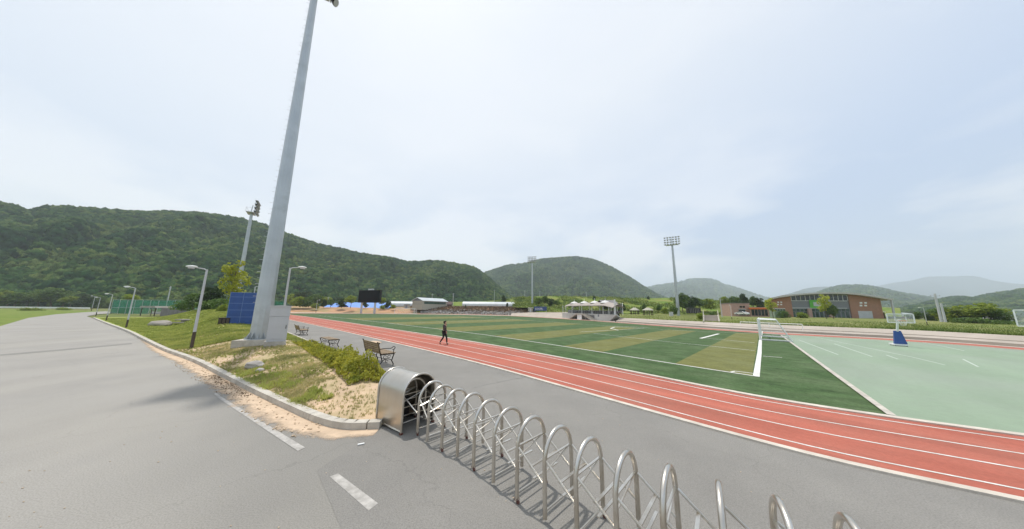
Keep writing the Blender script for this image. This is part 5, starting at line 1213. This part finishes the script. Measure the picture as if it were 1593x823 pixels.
def stairblk(xa, xb, n=8):
    mb = MB()
    for k in range(n):
        x0 = xa + (xb-xa)*k/n; x1 = xa + (xb-xa)*(k+1)/n; mb.bx(min(x0, x1), max(x0, x1), -1.5, -.02, 0.0 if 0 else max(0, zp*(k+1)/n-.35), zp*(k+1)/n)
    return mb
stairblk(uL, um0).build('stair', M['kerb'], std); stairblk(uR, um1).build('stair', M['kerb'], std)
MB().bx(um0+.01, um1-.01, -1.5, -.02, zp-.3, zp).build('landing', M['kerb'], std)
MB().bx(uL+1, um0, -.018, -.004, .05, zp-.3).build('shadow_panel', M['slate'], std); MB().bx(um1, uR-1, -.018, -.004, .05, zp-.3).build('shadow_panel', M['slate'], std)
MB().bx(um0+.4, um1-.2, -1.45, -1.40, 0, zp-.31).build('door', M['white'], std)
for x_ in (891.5, 931): u_, z_ = U(x_, 491); MB().bx(u_-.25, u_+.25, -.03, -.004, z_-.3, z_+.3).build('emblem', M['panel'], std)
ytop_c = lambda x: U(x, 476.4 + (x-880)*.02)[1]
cols_ = [879, 888.5, 903.6, 919.4, 936.6, 945.6, 954]
ze = U(900, 476.5)[1]
for x_ in cols_:
    u_ = U(x_, 480)[0]; MB().tube([(u_, .3, zp), (u_, .3, ze+.4)], .09, 8).build('column', M['white'], std, smooth=True)
    MB().tube([(u_, dp*.6, zp), (u_, dp*.6, ze+.8)], .09, 8).build('column', M['white'], std, smooth=True)
for x_ in (874.5,): u_ = U(x_, 480)[0]; MB().tube([(u_, .3, .8), (u_, .3, ze+.2)], .07, 8).build('column', M['white'], std)
pk = [888, 903.4, 919.4, 935.6]; ends = [881, 895.5, 911.4, 927.6, 953]; zpk = U(903, 469.8)[1]; zev = U(903, 476.0)[1]; ztp = U(903, 471.2)[1]
fab = MB()
ua, ub = U(880, 474)[0], U(956, 474)[0]; nxu = 72; rows = []
def zf(u, v):
    z = ztp - (ztp-zev)*(abs(v*2-1)**1.7) if 1 else 0
    for x_ in pk + [951]:
        uu = U(x_, 474)[0]; dd_ = math.hypot(u-uu, (v-.5)*dp*.8); z += (zpk-ztp+.15)*math.exp(-(dd_/.85)**1.2) * (1 if x_ < 950 else .0)
    if u > ub-3: z -= (u-(ub-3))*.18
    if u < ua+2: z -= ((ua+2)-u)*.15
    return z
fab.grid([[(u, -.6 + v*(dp*.75), zf(u, v)) for u in frange(ua, ub, nxu)] for v in frange(0, 1, 17)]); fb = fab.build('canopy', M['fabric'], std, smooth=True)
so_ = fb.modifiers.new('thick', 'SOLIDIFY'); so_.thickness = .04
for x_ in pk:
    uu = U(x_, 474)[0]; v = .5; yc = -.6 + .5*dp*.75; zz = zf(uu, .5)
    MB().tube([(uu, yc, zz-.5), (uu, yc, zz-.12), (uu, yc, zz+.12)], [1.3, .75, .12], 14).build('peak_cap', M['fabricw'], std, smooth=True); MB().tube([(uu, yc, zz), (uu, yc, zz+.8)], .05, 6).build('mast_tip', M['white'], std)
uu = U(953.8, 480)[0]; MB().tube([(uu, .6, zp), (uu, .6, U(953.8, 465.5)[1])], .16, 8).build('mast', M['white'], std, smooth=True)
gr_ = MB()
we = U(957.5, 489.6)[0]; gr_.bar((-.2, .15, zp+.9), (we, .15, zp+.9), .05); 
for k in range(26): x_ = -.2 + (we+.2)*k/25; gr_.bar((x_, .15, zp), (x_, .15, zp+.9), .035)
gr_.build('railing', M['galv'], std)
for k in range(5): MB().bx(.6, w, 1.6+k*.6, 1.9+k*.6, zp+.02+k*.12, zp+.45+k*.12).build('seat_row', M['slate'], std)
MB().bx(U(875,480)[0], U(888,480)[0], 2, 2.4, zp, zp+1.0).build('banner', M['panel'], std)
# brown roofed house behind the stand
gabled(938, 961, 474.5, 472, 466.6, 128, 128, 9, M['redroof'], M['slate'], 'hillside_house', 'dark roofed house on the slope behind the stand canopy', 'house')
# pavilions
def pavilion(x, yb, D, wpx, label):
    b = atd(x, yb, D); k = wpx/FPX*D*.92; t = thing('pavilion', b, .3, label, 'pavilion', 'open pavilions by the track')
    h = atd(x, 482.6, D).z - b.z; hr = atd(x, 478.6, D).z - b.z; r = k/2
    mb = MB(); mb.add([(r*math.cos(a), r*math.sin(a), h) for a in frange(0, 2*math.pi, 9)[:-1]] + [(r*.2*math.cos(a), r*.2*math.sin(a), hr) for a in frange(0, 2*math.pi, 9)[:-1]], [(i, (i+1) % 8, 8+(i+1) % 8, 8+i) for i in range(8)] + [tuple(range(8, 16)), tuple(range(8))[::-1]]); mb.build('roof', M['beige'], t)
    for a in frange(0, 2*math.pi, 7)[:-1]: MB().tube([(r*.78*math.cos(a), r*.78*math.sin(a), 0), (r*.78*math.cos(a), r*.78*math.sin(a), h)], .09, 8).build('post', M['darkpost'], t)
    MB().bx(-r*.7, r*.7, -r*.7, r*.7, .3, .42).build('floor', M['darkpost'], t)
    for y in (-r*.7, r*.7): MB().bx(-r*.7, r*.7, y-.03, y+.03, .75, .85).build('rail', M['darkpost'], t)
pavilion(987.5, 489.2, 84, 16, 'left of the two open pavilions between the stand and the tall tower'); pavilion(1008.5, 490.6, 82, 18, 'right of the two open pavilions between the stand and the tall tower')
# small grey cabinet
c_ = atd(1045.3, 491.8, 78); t = thing('small_cabinet', c_, 0, 'small grey cabinet at the left of the tall tower on the bank', 'cabinet'); MB().bx(-.45, .45, 0, .5, 0, 1.15).build('body', M['greyp'], t); MB().bx(-.5, .5, -.05, .55, 1.155, 1.22).build('roof', M['greyp'], t); MB().bx(-.38, .38, -.03, -.004, .1, 1.05).build('door', M['greyp'], t)
# dark container shed
c_ = atd(1072, 487.6, 92); t = thing('dark_container', c_, -.25, 'dark container shed under the trees right of the tall tower', 'container'); MB().bx(0, 3.6, 0, 2.4, 0, 1.75).build('body', M['black'], t); MB().bx(-.05, 3.65, -.05, 2.45, 1.755, 1.85).build('roof', M['slate'], t)
for k in range(6): MB().bx(.3+k*.52, .5+k*.52, -.04, -.003, .15, 1.6).build('rib', M['slate'], t)
MB().bx(3.605, 3.65, .3, 2.1, .1, 1.6).build('door', M['slate'], t)
# dark board at left end of right trees
# concrete stairs
e0 = at(1096.3, 508.8); rd_ = Vector((at(1108, 509).x, at(1108, 509).y, 0)).normalized(); d = Vector((rd_.y, -rd_.x, 0)); w = 2.05; ang = math.atan2(d.y, d.x)
sta = thing('concrete_stairs', e0, ang, 'wide concrete stairs with pale side rails climbing the terrace and bank', 'stairs')
ns = 14; run = 8.5; zt_ = 1.95
for k in range(ns): MB().bx(0, w, run*k/ns, run+.4, zt_*k/ns, zt_*(k+1)/ns - .002).build('step', M['pink'], sta)
for x in (-.12, w+.12):
    rl_ = MB(); rl_.tube([(x, .2, 1.0), (x, run, zt_+.95)], .05, 8)
    for k in range(5): rl_.tube([(x, .2+(run-.2)*k/4, zt_*k/4), (x, .2+(run-.2)*k/4, zt_*k/4+1.0-.0*k)], .04, 6)
    rl_.build('handrail', M['beige'], sta, smooth=True); MB().bx(x-.1, x+.1, 0, run, -.1, .05).build('stringer', M['kerb'], sta)
    q = MB(); q.add([(x-.1, 0, 0), (x+.1, 0, 0), (x-.1, run, 0), (x+.1, run, 0), (x-.1, run, zt_+.1), (x+.1, run, zt_+.1), (x-.1, 0, .25), (x+.1, 0, .25)], [(0,1,3,2), (2,3,5,4), (4,5,7,6), (0,6,7,1), (0,2,4,6), (1,7,5,3)]); q.build('side_wall', M['kerb'], sta)
# small brick building + orange fascia
def block(name, p0px, p1px, Da, Db, label, cat):
    P0 = atd(*p0px, Da); P1 = atd(*p1px, Db); z0 = P0.z; P0.z = P1.z = 0; d = P1-P0; w = d.length; d.normalize()
    t = thing(name, (P0.x, P0.y, z0), math.atan2(d.y, d.x), label, cat)
    def Ux(x, y): u, z = onplane(P0, P1, x, y); return u, z-z0
    return t, Ux, w
t, Ux, w = block('brick_building', (1140, 490.3), (1168.5, 491.5), 93, 92, 'small flat roofed brick building left of the orange fascia', 'building')
h = Ux(1150, 472)[1]
MB().bx(0, w, .15, 7, -.5, h).build('wall', M['brickp'], t); MB().bx(-.1, w+.1, .05, 7.1, h+.002, h+.18).build('roof', M['slate'], t)
ub0 = Ux(1149.5, 482)[0]; ub1 = Ux(1159.5, 482)[0]; zz = Ux(1154, 481.5)[1]
MB().bx(ub0, ub1, .08, .147, 0, zz).build('garage_opening', M['glass'], t); MB().bx(ub0-.15, ub1+.15, -.15, .145, zz+.01, zz+.2).build('lintel', M['greyp'], t)
for k in range(2): MB().bx(ub0+.4+k*.9, ub0+1.1+k*.9, .08, .146, zz+.6, zz+1.2).build('window', M['glass'], t)
nb = 26
for i in range(11):
    for j in range(nb):
        pass
br = MB()
for i in range(int(h/.32)): br.bx(0.01, w-.01, .135, .152, i*.32+.28, i*.32+.31)
br.build('brick_course', M['brick'], t, kind='stuff')
t, Ux, w = block('shop_building', (1169, 491.3), (1197.5, 492.6), 91, 89, 'low building with a bright orange fascia above dark glazing', 'building')
h = Ux(1180, 478.5)[1]
MB().bx(0, w, .3, 6, -.5, h).build('wall', M['brickp'], t); MB().bx(-.1, w+.1, -.4, 6.1, h-.55, h).build('fascia', M['orange'], t) ; MB().bx(0.05, w-.05, -.3, 6, h+.003, h+.06).build('roof', M['greyp'], t)
for k in range(5): MB().bx(.25+k*(w-.4)/5, .1+(k+1)*(w-.4)/5, .22, .297, .1, h-.65).build('window', M['glass'], t)
# gymnasium
t, Ux, w = block('gymnasium', (1196, 493), (1368, 496.5), 93, 83, 'large brick gymnasium with a curved grey roof and glazed middle', 'building')
roofpx = [(1190, 464.5), (1210, 460.5), (1230, 458), (1250, 456.3), (1270, 455.2), (1290, 454.9), (1310, 455.2), (1330, 456.8), (1350, 459.6), (1370, 463.0), (1380, 465.0)]
rp = [Ux(*p) for p in roofpx]; hf = crv([(1190, 464.5), (1230, 458), (1260, 455.8), (1290, 454.9), (1320, 456), (1350, 459.6), (1384, 466)])
def wallpoly(xa, xb, name, m, y, n=8, parent=t, dy=1.6):
    P = [Ux(x, hf(x)+dy) for x in frange(xa, xb, n)]; prof = [(P[0][0], -.6)] + P + [(P[-1][0], -.6)]
    return MB().extr(prof, y, y+.5).build(name, m, parent)
wallpoly(1196, 1229.5, 'brick_wall', M['brick'], 0); wallpoly(1319, 1369, 'brick_wall', M['brick'], 0)
wallpoly(1229.7, 1318.8, 'curtain_wall', M['panel'], .25, 16)
bw0 = w; body = MB(); ua_, ub_ = Ux(1196, 480)[0], Ux(1369, 480)[0]
P = [Ux(x, hf(x)+2) for x in frange(1196, 1369, 14)]; body.extr([(ua_, -.6)] + P + [(ub_, -.6)], .76, 14); body.v = [(v[0] + (max(0, v[1]-.76)*.78 if v[0] < bw0*.4 else 0), v[1], v[2]) for v in body.v]; body.build('hall', M['brick'], t)
rf = MB(); rf.extr(rp + [(p[0], p[1]-.50) for p in rp[::-1]], -1.6, 15); rf.v = [(v[0] + (11 if v[0] < bw0*.3 and v[1] > 5 else 0), v[1], v[2]) for v in rf.v]; rf.build('roof', M['roofg'], t)
# upper glazing panes
xs_ = frange(1230.5, 1318, 13)
for i in range(12):
    for j, (ya, yb_) in enumerate(((0.15, .5), (.52, .98))):
        u0 = Ux(xs_[i]+.4, 460)[0]; u1 = Ux(xs_[i+1]-.4, 460)[0]; xm = (xs_[i]+xs_[i+1])/2
        ztop = Ux(xm, hf(xm)+3.0)[1]; zbot = Ux(xm, 467.2)[1]
        MB().bx(u0, u1, .18, .245, ztop-(ztop-zbot)*yb_, ztop-(ztop-zbot)*ya).build('window_pane', M['glass'], t)
mu = MB(); 
for x in xs_[::1]: u = Ux(x, 460)[0]; mu.bx(u-.05, u+.05, .10, .16, Ux(x, 468)[1], Ux(x, hf(x)+3)[1])
for yy in (467.8, 479.0): 
    mu.bar((Ux(1230, yy)[0], .13, Ux(1230, yy)[1]), (Ux(1318, yy+.5)[0], .13, Ux(1318, yy+.5)[1]), .14)
mu.build('mullion', M['white'], t)
for i, (xa, xb) in enumerate(((1233, 1257.5), (1262.5, 1289.5), (1296, 1323))):
    for j in range(4):
        x0 = xa + (xb-xa)*j/4; x1 = xa + (xb-xa)*(j+1)/4
        for za, zb2 in ((480.6, 484.6), (485.1, 495)):
            u0, z1 = Ux(x0+.3, za); u1, z0_ = Ux(x1-.3, zb2); MB().bx(u0, u1, .17, .243, max(0.05, z0_), z1).build('window_pane', M['glassg'], t)
for x in (1260, 1293): u = Ux(x, 490)[0]; MB().bx(u-.45, u+.45, -.5, .24, -.5, Ux(x, 480)[1]).build('pillar', M['brickp'], t)
u0, z1 = Ux(1334.5, 483.8); u1, _ = Ux(1357.5, 490); MB().bx(u0, u1, -.06, -.003, 0, z1).build('door', M['greyp'], t)
for i in range(2):
    for j in range(2):
        u0, z1 = Ux(1337+i*7.2, 470+j*4.2); u1, z0_ = Ux(1341.5+i*7.2, 472.4+j*4.2); MB().bx(u0, u1, -.06, -.003, z0_, z1).build('square_window', M['white'], t)
        u0, z1 = Ux(1209+i*4.8, 469.2+j*3.6); u1, z0_ = Ux(1212+i*4.8, 471.2+j*3.6); MB().bx(u0, u1, -.06, -.003, z0_, z1).build('square_window', M['white'], t)
u0, z1 = Ux(1258.5, 466.6); u1, z0_ = Ux(1283, 479.2); bo = MB().bx(u0, u1, .02, .09, z0_, z1).build('banner', M['green'], t)
u0, z1 = Ux(1265, 470); u1, z0_ = Ux(1278, 476.4); MB().bx(u0, u1, 0.0, .017, z0_, z1).build('picture', M['greyp'], bo)
bw2 = ub_ - ua_
cr_ = MB()
for i in range(22):
    z = .3 + i*.34
    for xa, xb in ((1197, 1229), (1321, 1368)):
        if z < Ux((xa+xb)/2, hf(xa)+3.5)[1] - .4: cr_.bx(Ux(xa, 480)[0], Ux(xb, 480)[0], -.012, .01, z, z+.04)
cr_.build('brick_course', M['brickp'], t, kind='stuff')
# open corner frame at the right: glass side, leaning column
u = ub_; MB().bx(u+.01, u+1.7, 1.5, 12, -.5, Ux(1375, 486)[1]).build('side_wall', M['redroof'], t)
MB().bx(u+.02, u+1.8, 1.2, 1.4, Ux(1375, 485.6)[1], Ux(1375, 484.6)[1]).build('canopy_beam', M['white'], t)
a = Ux(1382.5, 465); b = Ux(1388.5, 497); MB().bar((a[0], -.8, a[1]), (b[0], -.8, 0), .34).build('pillar', M['greyp'], t)
MB().bar((Ux(1372, 464)[0], -.9, Ux(1372, 464)[1]-.3), (a[0]+.3, -.9, a[1]-.1), .3).build('roof_beam', M['roofg'], t)
# kiosk
t, Ux, w = block('kiosk', (1206.5, 494), (1223.5, 494.6), 80, 79.5, 'pale mint kiosk with a dark top strip in front of the gymnasium', 'kiosk')
h = Ux(1214, 480.6)[1]; MB().bx(0, w, .05, 2.2, -.3, h).build('body', M['court'], t); MB().bx(-.05, w+.05, 0, 2.25, h+.003, h+.14).build('roof', M['white'], t)
for k in range(4): MB().bx(.2+k*w/4, .1+(k+1)*w/4-.15, .01, .047, h-.5, h-.12).build('window', M['glass'], t)
# white car
def car(loc, rz, label, sc=1.0, group=None):
    t = thing('parked_car', loc, rz, label, 'car', group); t.scale = (sc,)*3
    prof = [(-2.15, .32), (-2.2, .62), (-2.05, .82), (-1.45, .92), (-.75, 1.38), (.75, 1.42), (1.45, .98), (2.05, .86), (2.2, .6), (2.15, .32)]
    b = MB(); b.extr(prof, -.82, .82); o = b.build('body', M['carw'], t); bv = o.modifiers.new('b', 'BEVEL'); bv.width = .07; bv.segments = 3
    MB().extr([(-1.3, .95), (-.72, 1.34), (.7, 1.37), (1.3, .97)], -.828, .828).build('side_window', M['glass'], t)
    MB().add([(1.46, -.7, .99), (1.46, .7, .99), (.78, .66, 1.42), (.78, -.66, 1.42)], [(0, 1, 2, 3)]).build('windscreen', M['glass'], t)
    for x in (-1.35, 1.35):
        for y in (-.78, .78):
            wh = MB().tube([(x, y-.1, .32), (x, y+.1, .32)], .32, 16).build('wheel', M['black'], t, smooth=True); MB().tube([(x, y-.11, .32), (x, y+.11, .32)], .18, 10).build('rim', M['galv'], wh)
    for y in (-.6, .6): MB().bx(2.14, 2.21, y-.15, y+.15, .62, .74).build('headlight', M['greyp'], t)
    for y in (-.6, .6): MB().bx(-2.21, -2.13, y-.12, y+.12, .62, .78).build('tail_light', M['rust'], t)
c_ = atd(1154.5, 490.2, 89); car(c_, -1.4, 'white car parked in front of the opening of the small brick building', .9)
c_ = atd(1563, 503, 60); c_.z = .9; car(c_, .3, 'white car parked at the right behind the bank, nearer the hoop', 1.1, 'white cars at the right'); c_ = atd(1546, 501, 64); c_.z = .9; car(c_, .1, 'white car parked at the right beside the bright tree', 1.1, 'white cars at the right')
# cream house with a brown roof beyond the right bank
gabled(1404, 1428, 500, 495, 490, 88, 84, 8, M['beige'], M['redroof'], 'cream_house', 'low cream house with a brown roof behind the basketball hoop', 'house')
gabled(1388, 1420, 489.5, 488, 486, 150, 150, 10, M['white'], M['film'], 'distant_shed', 'distant pale roof right of the gymnasium', 'shed')

# ---- green netting court, shelter and stone table at the left
n0_, n1_ = atd(171, 488, 78), atd(310, 487, 70); n0_.z = n1_.z = 0; d = n1_-n0_; w = d.length; d.normalize()
fn = thing('netting_fence', n0_, math.atan2(d.y, d.x), 'tall fence with green netting beyond the mound at the left', 'fence')
zt2 = atd(172.5, 466.3, 78).z; n_ = 11
for k in range(n_+1): MB().tube([(w*k/n_, 0, 0), (w*k/n_, 0, zt2)], .05, 8).build('post', M['galv'], fn, smooth=True)
for z in (zt2, zt2*.45): MB().tube([(0, -.03, z), (w, -.03, z)], .035, 6).build('rail', M['galv'], fn)
for k in range(n_):
    x0, x1 = w*k/n_+.06, w*(k+1)/n_-.06
    MB().bx(x0, x1, .02, .035, zt2*.46, zt2-.05).build('net_panel', M['mesh'], fn)
    if k < 5: MB().bx(x0, x1, .02, .035, .1, zt2*.44).build('net_panel', M['mesh2' if k in (1, 2) else 'mesh'], fn)
sm_ = MB()
for k in range(90): sm_.bx(w*k/90-.006, w*k/90+.006, .016, .019, .1, zt2)
for k in range(16): sm_.bx(0, w, .012, .015, zt2*k/16-.006, zt2*k/16+.006)
sm_.build('mesh_wire', M['mesh2'], fn, kind='stuff')
nb2 = thing('netting_fence', n0_, math.atan2(d.y, d.x) + 1.2, 'side run of the green netting fence going away to the hill', 'fence')
for k in range(7): MB().tube([(k*3.6, 0, 0), (k*3.6, 0, zt2)], .05, 8).build('post', M['galv'], nb2)
for k in range(6): MB().bx(k*3.6+.06, k*3.6+3.54, .02, .035, .1, zt2-.05).build('net_panel', M['mesh'], nb2)
q0 = atd(249, 490, 66); q1 = atd(292, 489, 62); q0.z = q1.z = 0; dq = q1-q0; wq = dq.length
gw = MB().bx(0, wq, 0, .25, 0, atd(260, 479, 66).z).build('slate_wall', M['slate']); gw.location = q0; gw.rotation_euler = (0, 0, math.atan2(dq.y, dq.x)); tag(gw, 'dark grey wall under the right part of the green netting', 'wall')
nb3 = atd(452, 476, 90); nb3.z = 0; fn3 = thing('netting_fence', (nb3.x-9, nb3.y, 0), 0, 'bit of green netting seen between the nearest tower and the lamp behind the cabinet', 'fence')
for k in range(3): MB().tube([(k*3.5, 0, 0), (k*3.5, 0, 4.4)], .05, 6).build('post', M['galv'], fn3)
for k in range(2): MB().bx(k*3.5+.06, k*3.5+3.44, .02, .035, .1, 4.3).build('net_panel', M['mesh2'], fn3)
h0 = onmound(217.6, 490.2); h1 = atd(239.2, 490.6, h0.y*0.98); d = Vector((h1.x-h0.x, h1.y-h0.y, 0)); w = d.length
sh = thing('shelter', h0, math.atan2(d.y, d.x), 'small flat roofed shelter on two dark posts in front of the green netting', 'shelter')
hz_ = atd(218, 478.5, h0.y).z - h0.z
for x in (0, w): 
    MB().bx(x-.07, x+.07, 0, .14, -.2, hz_).build('post', M['darkpost'], sh); MB().bx(x-.05, x+.05, 1.7, 1.8, -.2, hz_).build('post', M['darkpost'], sh)
MB().extr([(.15, hz_), (w+1.2, hz_), (w+.9, hz_+.42), (.7, hz_+.42)], -.5, 2.3).build('roof', M['conc'], sh)
MB().bx(.4, w-.1, .9, 1.3, .3, .42).build('seat', M['conc'], sh); MB().bx(.2, w+.9, 1.82, 1.9, .2, .9).build('back_wall', M['white'], sh)
rb0 = onmound(248, 507)
def boulder(loc, size, label, name='boulder', seed=0, m='conc'):
    bm = bmesh.new(); bmesh.ops.create_icosphere(bm, subdivisions=3, radius=1)
    for v in bm.verts: v.co = v.co*(1 + .28*mnoise.noise(v.co*1.3 + Vector((seed, 0, 0)))); v.co = Vector((v.co.x*size[0], v.co.y*size[1], v.co.z*size[2]))
    me = bpy.data.meshes.new(name); bm.to_mesh(me); bm.free(); me.materials.append(M[m]); o = bpy.data.objects.new(name, me); C.objects.link(o); o.location = loc; tag(o, label, 'boulder'); return o
boulder((rb0.x+.1, rb0.y, rb0.z+.28), (1.15, .8, .42), 'long pale boulder lying on the grass left of the shelter posts', seed=3)
ta = thing('stone_table', (rb0.x+1.2, rb0.y+1.9, mz(rb0)+.02), .1, 'pale stone table with slab benches behind the long boulder', 'table')
MB().bx(-1.1, 1.3, -.5, .5, .62, .75).build('top', M['conc'], ta); MB().bx(-.5, -.1, -.3, .3, 0, .619).build('leg', M['conc'], ta); MB().bx(.4, .8, -.3, .3, 0, .619).build('leg', M['conc'], ta)
for y in (-1.1, 1.0): MB().bx(-1.0, 1.8, y-.2, y+.2, .3, .42).build('seat', M['conc'], ta)
bo_ = onmound(396, 571); boulder((bo_.x, bo_.y, bo_.z+.08), (.36, .26, .17), 'grey rock in the weeds near the kerb', seed=7, m='rock')
bo_ = onmound(405, 577); boulder((bo_.x, bo_.y, bo_.z+.03), (.16, .12, .08), 'small rock beside the larger grey rock near the kerb', seed=9, m='rock')
# litter on the road, small dark brown flecks scattered along the kerb
lt = at(561.5, 691, .012); l_ = MB().bx(-.06, .06, -.02, .02, 0, .012).build('litter', M['white']); l_.location = lt; l_.rotation_euler = (0, 0, .5); tag(l_, 'scrap of white litter on the asphalt near the gate housing', 'litter')
pts = []
for i in range(420):
    q = rng.random(); p = st(12.0 + 4.5*q, 0); s_, _ = to_st(p); p = st(s_, tA(s_) - .05 - abs(rng.normal())*.22); pts.append((p.x, p.y, .02))
MB().leaves(pts, .022).build('kerb_flecks', M['brush'], fixn=False, kind='stuff')
pb3 = MB()
for i in range(260):
    s_ = 7.5 + 14*rng.random(); p = st(s_, tA(s_) - rng.uniform(.02, .7)); r = rng.uniform(.008, .022); pb3.box((p.x, p.y, .012+r*.4), (r*2, r*1.5, r), Matrix.Rotation(rng.uniform(0, 3), 3, 'Z'))
for i in range(350):
    p = st(rng.uniform(-4, 12), rng.uniform(-6, 7)); r = rng.uniform(.004, .010)
    if to_st(p)[0] > 6 and to_st(p)[1] > 1: continue
    pb3.box((p.x, p.y, .004+r*.4), (r*2, r*1.5, r), Matrix.Rotation(rng.uniform(0, 3), 3, 'Z'))
pb3.build('pebbles', M['sand'], kind='stuff')

# ================================================================== AIR
if HAZE:
    hb_ = MB().bx(-6750, 6750, -6750, 6750, -1.3, 760).build('haze', None)
    hb_['kind'] = 'stuff'
    hm = bpy.data.materials.new('haze_air'); hm.use_nodes = True; ht = hm.node_tree; ht.nodes.clear()
    pv = N(ht, 'ShaderNodeVolumePrincipled'); pv.inputs['Density'].default_value = HAZE; pv.inputs['Color'].default_value = (.84, .92, 1, 1); pv.inputs['Anisotropy'].default_value = 0.2
    ho = N(ht, 'ShaderNodeOutputMaterial'); ht.links.new(pv.outputs[0], ho.inputs['Volume']); hb_.data.materials.append(hm)
